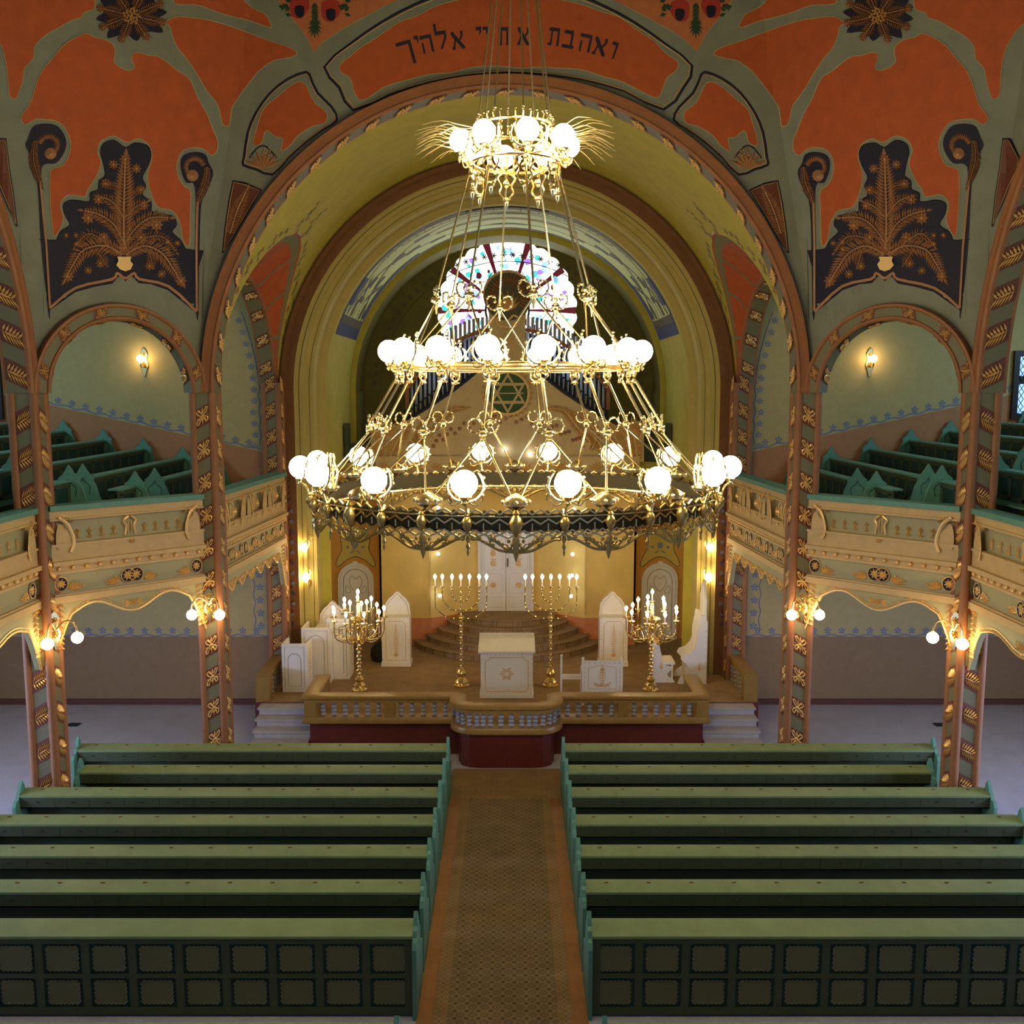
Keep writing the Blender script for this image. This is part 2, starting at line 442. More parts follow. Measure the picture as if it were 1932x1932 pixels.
        F_([(700,1450),(600,1400),(480,1420),(420,1500),(375,1580)], 66, 18)
        F_([(715,1450),(820,1400),(920,1440),(980,1520),(1030,1600)], 66, 18)
        F_([(690,1460),(580,1370),(500,1330),(430,1400)], 44, 16); F_([(720,1460),(820,1360),(930,1350),(1000,1430)], 44, 16)
        F_([(560,1440),(600,1500)], 40, 14); F_([(850,1440),(870,1510)], 40, 14)
        F_([(670,1060),(600,1050)], 36, 12); F_([(750,1100),(800,1080)], 36, 12)
        for a, b, r in ((600,1045,32),(800,1080,30),(560,1135,34),(820,1170,30),(500,1240,40),(890,1280,40),(375,1340,20),(430,1340,20),(430,1390,20),(955,1380,20),(1010,1385,20),(955,1420,22),(590,1350,34),(800,1350,34),(385,1575,36),(500,1540,26),(570,1500,30),(850,1515,28),(920,1560,28),(1030,1600,36),(645,935,30),(775,960,30),(712,905,34),(707,1410,46)):
            mb.use('copper_relief'); mb.rose(fr, a*sc, b*sc, r*sc, h0, h1)
            mb.use('gold'); mb.disc(fr, a*sc, b*sc, 7*sc, .04, .065, 8)
        mb.use('gold'); mb.extrude(zf([(668,1462),(748,1462),(742,1485),(758,1505),(745,1535),(715,1545),(685,1535),(662,1510),(675,1485)]), fr, .06)
        # crozier heads
        mb.use('copper_relief')
        for cx, cy, a, sg, tail in ((280,830,70,1,[(200,800),(190,900),(215,1000),(240,1060)]),(1105,955,68,-1,[(1180,950),(1170,1040),(1140,1110),(1125,1160)])):
            for i in range(22):
                t = i/21; an = pi*(1.05 if sg > 0 else -.05)+sg*t*3.9; rr = a*(1.02-.25*t)
                mb.leaf(fr, (cx+rr*.55*cos(an))*sc, (cy+rr*.55*sin(an))*sc, an+sg*.5, rr*.6*sc, 14*sc, h0, h1)
            mb.disc(fr, (cx+8*sg)*sc, (cy+45)*sc, 34*sc, h0, .07); mb.use('gold'); mb.disc(fr, (cx+10*sg)*sc, (cy+50)*sc, 9*sc, .05, .08); mb.use('copper_relief')
            mb.fern(fr, zf(tail), 36*sc, h0, h1)
        # rosette
        rc = (750, 88)
        star = []
        for i in range(16):
            an = 2*pi*i/16+.25; r_ = (225 if i % 4 == 1 else 205 if i % 2 else 150)
            star.append(((rc[0]+r_*cos(an))*sc, (rc[1]+r_*.72*sin(an))*sc))
        star = smooth(star, 3, True)
        mb.use('navy'); mb.flat(star, fr, .018, 9)
        for i in range(8):
            an = 2*pi*i/8+.3
            p = [((rc[0]+r_*cos(an))*sc, (rc[1]+r_*.75*sin(an))*sc) for r_ in (45, 110, 165)]
            mb.use('copper_relief'); mb.fern(fr, p, 44*sc, .02, .06, 13*sc)
            mb.rose(fr, (rc[0]+185*cos(an))*sc, (rc[1]+140*sin(an))*sc, 26*sc, .02, .05)
        mb.use('gold')
        for i in range(26):
            an = i*2.4; r_ = 9.5*sqrt(i); mb.disc(fr, (rc[0]+r_*cos(an))*sc, (rc[1]+r_*sin(an))*sc, 9*sc, .05, .10, 7)
        # framed panels
        for poly, c in ((p2, None), (tri, 'f'), (tri2, 'f')):
            if c: mb.use('brown_dark'); mb.flat(poly, fr, .009, 10)
            mb.use('navy'); mb.line(poly, fr, 4.5, .014, True)
            mb.use('gold_line')
            cx_ = sum(p[0] for p in poly)/len(poly); cy_ = sum(p[1] for p in poly)/len(poly)
            mb.line([(p[0]+(cx_-p[0])*.045, p[1]+(cy_-p[1])*.045) for p in poly], fr, 1.6, .022, True)
        mb.use('copper_relief'); F_([(1310,1330),(1350,1200),(1400,1090)], 60, 16)
        for i in range(7):
            an = -pi/2+(i-3)*.38; mb.leaf(fr, 1500*sc, 960*sc, an, 120*sc, 26*sc, .012, .05)
        mb.use('gold')
        for i in range(12): mb.disc(fr, (1520+24*cos(i*2.4)*sqrt(i/6))*sc, (870+24*sin(i*2.4)*sqrt(i/6))*sc, 5*sc, .04, .06, 6)
        mb.use('navy'); mb.line([((1420+i*11)*sc, (900-70*sin(i/14*pi))*sc) for i in range(15)], fr, 2.5, .02)
        # tulips
        for a, b in ((565,22),(624,28)) if S is SL else ((565,22),(624,28)):
            mb.use('paint_red'); mb.flat(smooth([(a-14,b-26),(a+14,b-26),(a+18,b-6),(a+4,b+12),(a-12,b+10),(a-18,b-6)], 3, True), fr, .012, 8)
            mb.use('navy'); mb.flat(smooth([(a-9,b-8),(a,b-12),(a+9,b-8),(a+6,b+10),(a-6,b+8)], 3, True), fr, .018, 8)
        mb.use('paint_green')
        for i in range(9):
            an = pi/2+(i-4)*.33; mb.leaf(fr, 594+(i-4)*3, 40, an, 34-abs(i-4)*2, 7, .012, .02)
        for k in range(6):
            for q in (-1, 1): mb.leaf(fr, 594+q*2, 5+k*8, pi/2+q*.6, 16, 6, .014, .02)
        for a in (538, 650):
            for k in range(7): mb.leaf(fr, a, 2+k*4, k*1.1, 13, 8, .012, .02)
    # central inscription panel
    mb.use('orange'); mb.flat(p1i, SL, .008, 11); mb.use('shell_edge'); mb.line(p1i, SL, 2, .013, True)
    mb.use('navy'); mb.line(p1, SL, 5, .014, True)
    mb.use('gold_line'); mb.line([(p[0]+(958-p[0])*.012, p[1]+(95-p[1])*.045) for p in p1], SL, 2, .022, True)
    for zx0, zx1, zy0, zy1, g in HEB:
        x0, x1 = 640+zx0/2.927, 640+zx1/2.927; y0, y1 = zy0/2.927, zy1/2.927
        cx_, cy_ = (x0+x1)/2, (y0+y1)/2; a = -(958-cx_)/700
        gh = 34 if g != 'yod' else 34
        for st in GL[g]:
            pts = []
            for u, v in st:
                dx = (u-.5)*(x1-x0); dy = (HY[g]-v)*gh
                pts.append((cx_+dx*cos(a)-dy*sin(a), cy_+dx*sin(a)+dy*cos(a)))
            mb.use('ink'); mb.flat(pts, SL, .014)
    return struct(mb.build('ceiling', None, False))
GL = {'vav': [[(.2,1),(.95,1),(.85,.1),(.6,0),(.68,.8),(.15,.82)]],
 'yod': [[(.0,1),(1,1),(.9,.7),(.5,.5),(.6,.8),(.0,.82)]],
 'he': [[(0,1),(.95,1),(.95,0),(.76,0),(.76,.80),(0,.80)], [(.08,.6),(.24,.6),(.24,0),(.08,0)]],
 'tav': [[(.05,1),(.97,1),(.97,0),(.78,0),(.78,.80),(.38,.80),(.36,0),(.0,0),(.0,.13),(.2,.15),(.22,.8),(.05,.8)]],
 'bet': [[(.05,1),(.85,1),(.85,.2),(1,.2),(1,0),(0,0),(0,.2),(.66,.2),(.66,.80),(.05,.80)]],
 'alef': [[(0,1),(.2,1),(1,.12),(1,0),(.78,0),(0,.82)], [(.74,1),(.95,1),(.95,.75),(.7,.46),(.6,.56),(.78,.78)], [(.28,.66),(.36,.55),(.25,.15),(.27,0),(0,0),(0,.12),(.12,.2)]],
 'lamed': [[(.05,1.45),(.28,1.45),(.25,1),(.97,1),(.95,.6),(.5,0),(.3,0),(.76,.62),(.76,.8),(.05,.8)]],
 'kaf': [[(0,1),(.95,1),(.95,-.35),(.76,-.35),(.76,.8),(0,.8)]]}
HY = {'vav':.5,'yod':.75,'he':.5,'tav':.5,'bet':.5,'alef':.5,'lamed':.72,'kaf':.33}
HEB = [(325,415,230,355,'kaf'),(415,440,205,240,'yod'),(450,520,195,290,'he'),(525,595,120,280,'lamed'),(620,690,170,275,'alef'),
 (755,787,150,195,'yod'),(793,823,150,195,'yod'),(878,935,150,250,'tav'),(985,1050,150,250,'alef'),
 (1155,1218,155,250,'tav'),(1235,1300,170,265,'bet'),(1325,1395,185,290,'he'),(1405,1478,205,310,'alef'),(1490,1535,235,325,'vav')]
build_shell()

# ------------------------------------------------------------ gilt leaf motif in a slanted field
def motif(mb, fr0, w, h, skew, seed=0, kind=0, lift=0):
    fr = lambda u, v, k: fr0(u, v, k+lift)
    def g(u, v, k): return fr(u, v+u*skew, k)
    mb.use('brown_dark'); mb.add([g(-w/2,-h/2,.004), g(w/2,-h/2,.004), g(w/2,h/2,.004), g(-w/2,h/2,.004)], [(0,1,2,3)])
    mb.use('gold')
    if kind == 0:
        for i in range(5):
            mb.leaf(g, 0, h*.02, -pi/2+(i-2)*.5, h*.45, w*.14, .006, .03)
        for sg in (-1, 1):
            mb.leaf(g, 0, h*.05, pi/2+sg*.45, h*.42, w*.13, .006, .03)
            mb.line(smooth([(sg*w*.05,0), (sg*w*.28,h*.16), (sg*w*.40,h*.30), (sg*w*.26,h*.38), (sg*w*.20,h*.26)], 3), g, w*.08, .026)
            mb.line(smooth([(sg*w*.05,0), (sg*w*.30,-h*.08), (sg*w*.40,-h*.28), (sg*w*.26,-h*.34), (sg*w*.22,-h*.22)], 3), g, w*.08, .026)
            for t in range(3): mb.leaf(g, sg*w*(.18+.08*t), h*(.08-.10*t), (0 if sg > 0 else pi)+sg*(.4-.4*t), w*.24, w*.09, .006, .026)
            mb.disc(g, sg*w*.24, h*.30, w*.06, .01, .035, 6); mb.disc(g, sg*w*.26, -h*.27, w*.06, .01, .035, 6)
        mb.leaf(g, 0, h*.1, pi/2, h*.38, w*.14, .006, .03); mb.disc(g, 0, h*.03, w*.12, .01, .045, 8)
    else:
        mb.leaf(g, -w*.42, -h*.05, .05, w*.9, w*.14, .006, .04)
        for i in range(6):
            for sg in (-1, 1):
                mb.leaf(g, -w*.38+i*w*.14, -h*.03, sg*(1.15-.05*i), h*(.5-.03*abs(i-2)), w*.1, .006, .03)

def pier(sx, x, y, label, ztop=ZS, w=.42, front_kind=0, faces=('front','side'), zb=0):
    root = thing('pier', label, 'column', (x, y, zb), 'piers around the hall')
    mb = MB('band_green'); h = w/2-.015
    mb.bx(x-h, x+h, y-h, y+h, zb, ztop); mb.use('brown')
    for a in (-1, 1):
        for b in (-1, 1):
            cx, cy = x+a*(w/2-.045), y+b*(w/2-.045)
            mb.lathe([(.068, zb), (.068, ztop)], (cx, cy, 0), 10)
    mb.bx(x-w/2-.02, x+w/2+.02, y-w/2-.02, y+w/2+.02, zb, zb+.22)
    mb.build('shaft', root)
    z0 = zb+.42; st = .575; n = int((ztop-z0)/st)+1
    for f in faces:
        for i in range(n):
            g = MB('gold')
            z = z0+i*st
            if f == 'front': fr = frame((x, y-h-.001, z), (1,0,0), (0,0,1), (0,-1,0)); sk = -sx*.55; k = front_kind
            else: fr = frame((x-sx*(h+.001), y, z), (0,1,0), (0,0,1), (-sx,0,0)); sk = -.55; k = 1 if front_kind else 0
            motif(g, fr, w-.18, .34, sk, i, k)
            g.build('gilded_leaf_panel', root, False)
    return root

def arch_rib(name, label, C, U, N, r, w, depth, soffit=True, front=True, kind=0, n=48, proud=.16, msize=.27, step=None, skew=.5):
    """semicircular rib: C centre at springing, U horizontal in-plane, N towards the viewer's side"""
    root = thing(name, label, 'arch', C, 'painted arch ribs')
    C, U, N = Vector(C), Vector(U), Vector(N); Z = V(0,0,1)
    mb = MB('brown')
    prof = [(r, -depth+proud), (r, -depth*.88+proud), (r, -depth*.12+proud), (r, proud), (r+.03, proud+.03), (r+w*.2, proud+.03), (r+w*.25, proud), (r+w*.72, proud), (r+w*.80, proud+.035), (r+w*.95, proud+.035), (r+w, proud), (r+w, -.02)]
    vs = []; m = len(prof)
    for i in range(n+1):
        a = pi*i/n
        for rr, k in prof: vs.append(C+U*(rr*cos(a))+Z*(rr*sin(a))+N*k)
    mb.add(vs, [(i*m+j, i*m+j+1, (i+1)*m+j+1, (i+1)*m+j) for i in range(n) for j in range(m-1)])
    gi = (mb.use('band_green'), mb.cur)[1]; nf = len(mb.f)
    for q_ in range(nf):
        if (q_ % (m-1)) == 1 and soffit or (q_ % (m-1)) == 6 and front: mb.m[q_] = gi
    mb.build('rib', root); lf = msize**2/(8*r)+.003
    st = step or .58/r; k = int(pi/st); st = pi/k
    for i in range(k):
        a = (i+.5)*st; er = U*cos(a)+Z*sin(a); et = -U*sin(a)+Z*cos(a)
        sgn = 1 if a < pi/2 else -1
        if soffit:
            p = C+er*(r-.002)+N*(proud-depth/2)
            fr = frame(p, N, et, -er); g = MB('gold')
            motif(g, fr, depth*.74, msize, skew*sgn, i, kind, lf); g.build('gilded_leaf_panel', root, False)
        if front:
            p = C+er*(r+w*.5)+N*(proud+.002)
            fr = frame(p, er, et, N)
            g = MB('gold'); motif(g, fr, w*.55, msize*.85, skew*sgn, i, kind); g.build('gilded_leaf_panel', root, False)
    return root

SIDE = {-1: 'left', 1: 'right'}
for s in (-1, 1):
    q = SIDE[s]
    pier(s, s*BB, YC+AP+.03, f'slender brown pier with gilded leaf bands, {q} one of the two nearest the raised platform')
    pier(s, s*AP, YC+BB, f'brown pier with gilded leaf bands standing among the pews at the {q} of the hall', front_kind=1)
    struct_d = V(s*1, 1, 0).normalized(); U = V(1*s, -1, 0).normalized()
    c = V(s*(AP+BB)/2, YC+(AP+BB)/2, ZS)
    arch_rib('gallery_arch', f'small round brown arch with gilt leaves over the {q} gallery opening', c, U, -struct_d, 1.15, .27, .30, True, True, n=32, proud=.14, msize=.26)
    arch_rib('side_arch', f'large side arch with gilt fern bands rising at the {q} edge of the hall', (s*AP, YC, ZS), (0,1,0), (-s,0,0), 4.99, .22, .42, True, False, kind=1, n=64, msize=.34, skew=-.5)
    arch_rib('chancel_side_arch', f'narrow gilt-banded arch between nave pier and end wall on the {q}', (s*5.08, 19.5, 7.35), (0,1,0), (-s,0,0), 1.98, .2, .36, True, False, n=32, proud=.02, msize=.26)
    pier(s, s*5.14, YE-.25, f'gilt-banded half pier against the end wall beside the {q} gallery', ztop=7.35, w=.4)
arch_rib('nave_arch', 'great brown round arch with gilt motifs before the yellow vault', (0, YC+AP, ZS), (1,0,0), (0,-1,0), 4.99, .22, .42, True, False, n=96, msize=.26)

# ------------------------------------------------------------ chancel vaults
RB = 5.05
def build_vault():
    mb = MB('olive'); y0, y1 = YC+AP+.2, YE; cy, R2, z2 = 19.5, 2.0, 7.35
    n = 72; rows = 8
    GW, GH = 2.12, 2.85
    def hw(z): return GW*sqrt(max(0, 1-((z-z2)/GH)**2)) if z < z2+GH else 0
    for half in (0, 1):
        vs = []; 
        for i in range(n+1):
            a = pi*i/n; z = ZS+RB*sin(a); x = RB*cos(a); h = hw(max(z, z2)) if z >= ZS else GW
            for j in range(rows+1):
                t = j/rows
                y = y0+(cy-h-y0)*t if half == 0 else cy+h+(y1-cy-h)*t
                vs.append((x, y, z))
        mb.add(vs, [(i*(rows+1)+j, i*(rows+1)+j+1, (i+1)*(rows+1)+j+1, (i+1)*(rows+1)+j) for i in range(n) for j in range(rows)])
    for s in (-1, 1):
        # orange lunette webs
        k = 28; vs = []; vin = []
        for i in range(k+1):
            a = pi*i/k; y = cy+R2*cos(a); z = z2+R2*sin(a)
            yg = cy+GW*cos(a); zg = z2+GH*sin(a); xi = sqrt(max(0, RB*RB-(zg-ZS)**2))
            for j in range(5):
                t = j/4; vs.append((s*(5.2+(xi-5.2)*t), y+(yg-y)*t, z+(zg-z)*t))
        mb.use('orange'); mb.add(vs, [(i*5+j, i*5+j+1, (i+1)*5+j+1, (i+1)*5+j) for i in range(k) for j in range(4)])
        # grey groin line and ribs painted on the web
        mb.use('web_grey')
        def fr(u, v, h):     # u = angle, v = 0..1 across web
            a = u; y = cy+(R2-h)*cos(a); z = z2+(R2-h)*sin(a); yg = cy+(GW-h)*cos(a); zg = z2+(GH-h)*sin(a); xi = sqrt(max(0, RB*RB-(zg-ZS)**2))
            return V(s*(5.2+(xi-5.2)*v), y+(yg-y)*v, z+(zg-z)*v)
        for a in (.35, .75, 1.15, 1.57, 2.0, 2.4, 2.8): mb.line([(a, .05), (a+.06, .5), (a, 1)], fr, .03, .015)
        mb.line([(.2+i*.1, .88) for i in range(28)], fr, .16, .01)
        # small painted flowers on the olive vault near the groin
        for i in range(40):
            random.seed(i+3); z = 7.4+i*.085; h = hw(max(z, z2)); off = .12+.4*random.random()
            for sg in (-1, 1):
                y = cy+sg*(h+off)
                if y < y0+.05 or y > y1-.05: continue
                a = math.asin(min(1, (z-ZS)/RB))
                def f2(u, v, hh, a=a, y=y): 
                    r_ = RB-.006-hh; aa = a+v/RB; return V(s*r_*cos(aa), y+u, ZS+r_*sin(aa))
                mb.use('web_grey' if i % 3 else 'brown'); mb.rose(f2, 0, 0, .06+.04*random.random(), 0, .002, 5)
        # vertical wall strips either side of the side arch below springing
        mb.use('wall_olive')
    return struct(mb.build('ceiling', None, True, 30))
build_vault()

def annulus(mb, y, r0, r1, n=72, zb=0, y2=None, legs=True):
    y2 = y if y2 is None else y2
    pts0 = [(-r0, zb)]+[(-r0*cos(pi*i/n), ZS+r0*sin(pi*i/n)) for i in range(n+1)]+[(r0, zb)]
    pts1 = [(-r1, zb)]+[(-r1*cos(pi*i/n), ZS+r1*sin(pi*i/n)) for i in range(n+1)]+[(r1, zb)]
    k = len(pts0)
    mb.add([(x, y2, z) for x, z in pts0]+[(x, y, z) for x, z in pts1], [(i, i+1, k+i+1, k+i) for i in range(k-1)])
def build_chancel_arch():
    mb = MB('ring_brown')
    annulus(mb, YE-.02, 4.72, RB+.35)
    annulus(mb, YE-.10, 4.90, 4.98, y2=YE-.10); annulus(mb, YE-.10, 4.98, 5.0, y2=YE-.1); annulus(mb, YE-.1, 4.99, 4.99, y2=YE-.02)
    mb.use('cream')
    annulus(mb, YE-.02, 4.72, 4.72, y2=YE+.12); annulus(mb, YE+.12, 4.55, 4.72); annulus(mb, YE+.12, 4.55, 4.55, y2=YE+.3)
    annulus(mb, YE+.3, 4.36, 4.55); annulus(mb, YE+.3, 4.36, 4.36, y2=YE+.9); annulus(mb, YE+.9, 4.2, 4.36)
    mb.use('soffit_brown')
    annulus(mb, YE+.11, 4.63, 4.645); annulus(mb, YE+.29, 4.44, 4.45)
    return struct(mb.build('wall_chancel', None, True, 30))
build_chancel_arch()

RA, YA0, YA1, YW = 4.2, YE+.9, 26.2, 27.5
def build_apse():
    mb = MB('olive'); n = 72
    annulus(mb, YA0, RA, RA, y2=YA1, zb=5.2)
    # painted soffit: u = y, a = angle
    def fr(u, v, h): r_ = RA-h; return V(r_*cos(v), u, ZS+r_*sin(v))
    def arcband(y0, y1, a0, a1, h, m, k=60):
        mb.use(m); vs = []
        for i in range(k+1):
            a = a0+(a1-a0)*i/k; vs += [fr(y0, a, h), fr(y1, a, h)]
        mb.add(vs, [(2*i, 2*i+1, 2*i+3, 2*i+2) for i in range(k)])
    A0 = radians(18.5); A1 = pi-A0
    arcband(22.95, 26.0, A0, A1, .006, 'soffit_blue')
    arcband(23.12, 25.8, A0+.07, A1-.07, .010, 'soffit_green')
    arcband(23.12, 25.8, A0+.07, A0+.12, .014, 'soffit_brown', 4); arcband(23.12, 25.8, A1-.12, A1-.07, .014, 'soffit_brown', 4)
    for s in (0, 1):
        A = (lambda a: a) if s == 0 else (lambda a: pi-a)
        mb.use('soffit_brown')
        for pts in ([(23.35,.44),(23.9,.62),(24.3,.8),(24.9,.98),(25.2,1.2),(25.2,1.57)], [(25.6,.44),(25.0,.6),(24.6,.75),(24.2,.92),(24.0,1.1),(23.8,1.3),(23.8,1.57)],
                    [(24.2,.44),(24.3,.56),(23.7,.7)], [(24.8,.44),(24.7,.56),(25.4,.68)]):
            mb.line([(u, A(v)) for u, v in smooth(pts, 5)], fr, .05, .016)
        for (u, a, w, h) in ((23.9,.5,.12,.05),(25.1,.5,.12,.05),(24.2,.68,.14,.04),(24.9,.7,.12,.05),(24.45,.88,.14,.05),(24.8,.98,.12,.05),(24.2,.56,.25,.02),(25.2,1.14,.1,.05),(24.05,1.06,.1,.05)):
            arcband(u-w, u+w, A(a-h), A(a+h), .018, 'soffit_brown', 2)
        for (u0, u1, a0, a1) in ((23.12,23.5,.50,.68),(25.5,25.8,.46,.7),(25.6,25.8,.7,1.0)):
            arcband(u0, u1, A(a0), A(a1), .02, 'soffit_blue', 4)
        mb.use('shell_edge')
        mb.line([(u, A(v)) for u, v in smooth([(23.3,.48),(23.75,.56),(23.45,.7),(23.3,.9),(23.2,1.1),(23.2,1.57)], 5)], fr, .03, .024)
        arcband(23.2, 23.26, A(.8), A(1.57), .02, 'shell_edge', 20); arcband(23.5, 23.54, A(.95), A(1.57), .02, 'soffit_brown', 20)
        arcband(24.35, 24.62, A(1.2), A(1.57), .016, 'shell_edge', 20); arcband(24.42, 24.55, A(1.15), A(1.57), .02, 'cream', 20)
        for k in range(14): arcband(23.26, 23.5, A(.84+k*.05), A(.85+k*.05), .02, 'shell_edge', 1)
        for k in range(6):
            arcband(23.7+k*.03, 23.73+k*.03, A(1.42+.02*k), A(1.57), .026, 'shell_edge', 3); arcband(25.3-k*.03, 25.33-k*.03, A(1.42+.02*k), A(1.57), .026, 'shell_edge', 3)
    # line of pale lettering on navy at the crown of the band
    arcband(22.98, 23.14, 1.34, pi-1.34, .020, 'navy', 10)
    word = ['kaf','yod','he','lamed','alef','yod','tav','alef','bet','he','vav','tav','lamed','he','bet','alef','vav','tav','yod','he']
    mb.use('cream')
    for i, g in enumerate(word):
        a = pi/2+.20-i*.0211
        for st in GL[g]:
            mb.flat([(u, v) for u, v in [(x*.018, y*.11) for x, y in st]], (lambda u, v, h, a=a: fr(23.0+.12-v, a-u, h)), .026)
    # inner end ring, olive dark vault, end wall
    mb.use('olive'); annulus(mb, YA1, 4.05, RA)
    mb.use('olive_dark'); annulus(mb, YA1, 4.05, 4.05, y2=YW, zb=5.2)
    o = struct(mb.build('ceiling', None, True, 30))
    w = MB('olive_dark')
    n = 60; cz, rr = 9.38, 1.92
    arc = [(4.05*cos(pi*i/n), ZS+4.05*sin(pi*i/n)) for i in range(n+1)]+[(-4.05, 5.2), (4.05, 5.2)]
    # wall with a round hole: ring to outer polygon by angle
    K = 280; inner = []; outer = []
    for i in range(K):
        a = 2*pi*i/K; d = (cos(a), sin(a)); r_ = rr-.06+.08*abs(sin(a*14+.0)); inner.append((r_*cos(a)-.02, cz+r_*sin(a)))
        lo, hi = rr, 12
        for _ in range(30):
            m_ = (lo+hi)/2; x, z = m_*d[0], cz+m_*d[1]
            ok = abs(x) < 4.05 and z > 5.2 and (z < ZS or x*x+(z-ZS)**2 < 4.05**2)
            if ok: lo = m_
            else: hi = m_
        outer.append((lo*d[0], cz+lo*d[1]))
    w.add([(x, YW, z) for x, z in inner]+[(x, YW, z) for x, z in outer]+[(x, YW+.25, z) for x, z in inner],
          [(i, (i+1) % K, K+(i+1) % K, K+i) for i in range(K)]+[(i, (i+1) % K, 2*K+(i+1) % K, 2*K+i) for i in range(K)])
    w.use('soffit_brown'); fw = frame((0, YW-.004, 0), (1,0,0), (0,0,1), (0,-1,0))
    for i in range(44):
        a = pi*(.02+.96*i/43); w.rose(fw, 3.72*cos(a), ZS+3.72*sin(a), .09, .0, .008, 6)
    w.line([(3.55*cos(pi*i/60), ZS+3.55*sin(pi*i/60)) for i in range(61)], fw, .025, .008)
    struct(w.build('wall_apse'))
build_apse()

# stained glass: ten scalloped petals round a centre
def build_rose_window():
    cz = 9.38; y = YW+.08; root = MB('win_white'); R = 2.0
    fr = frame((-.02, y, cz), (1,0,0), (0,0,1), (0,-1,0))
    outer = []; K = 168
    for i in range(K):
        a = 2*pi*i/K+pi/2; outer.append(((R-.04+.07*abs(sin(a*14)))*cos(a), (R-.04+.07*abs(sin(a*14)))*sin(a)))
    root.flat(outer, fr, 0, .3)
    n = 10
    for i in range(n):
        a = pi/2+pi/n+2*pi*i/n
        for r0, r1, w in ((.62, 1.35, .055), (1.3, 1.9, .10)):
            root.use('win_red' if r1 > 1.5 or True else 'win_dark')
            c, q = cos(a), sin(a)
            root.flat([(r0*c-w*q*.5, r0*q+w*c*.5), (r1*c-w*q, r1*q+w*c), (r1*c+w*q, r1*q-w*c), (r0*c+w*q*.5, r0*q-w*c*.5)], fr, .012)
        random.seed(i+11); b = pi/2+2*pi*i/n
        for k in range(13):
            rr, aa = random.uniform(.75, 1.72), b+random.uniform(-.27, .27); w = random.uniform(.05, .15)
            root.use(random.choice(['win_teal','win_teal','win_violet','win_blue','win_red','win_violet']))
            ph = random.random()*3
            root.flat([(rr*cos(aa)+w*random.uniform(.5,1)*cos(ph+j*1.26), rr*sin(aa)+w*random.uniform(.5,1)*sin(ph+j*1.26)) for j in range(5)], fr, .016+.001*k)
        root.use('win_dark')
        root.line([(1.05*cos(b+.31*(j/8-.5)*2)*(1+.06*cos(j*pi/4)), 1.05*sin(b+.31*(j/8-.5)*2)*(1+.06*cos(j*pi/4))) for j in range(9)], fr, .022, .03)
    root.use('win_dark'); root.line([(.6*cos(2*pi*i/40), .6*sin(2*pi*i/40)) for i in range(40)], fr, .06, .03, True)
    root.use('win_red')
    for dx in (-.09, .09): root.line([(dx, 1.45), (dx, 1.72)], fr, .02, .03)
    for dz in (1.5, 1.66): root.line([(-.13, dz), (.13, dz)], fr, .02, .03)
    struct(root.build('window_1', None, False))
build_rose_window()

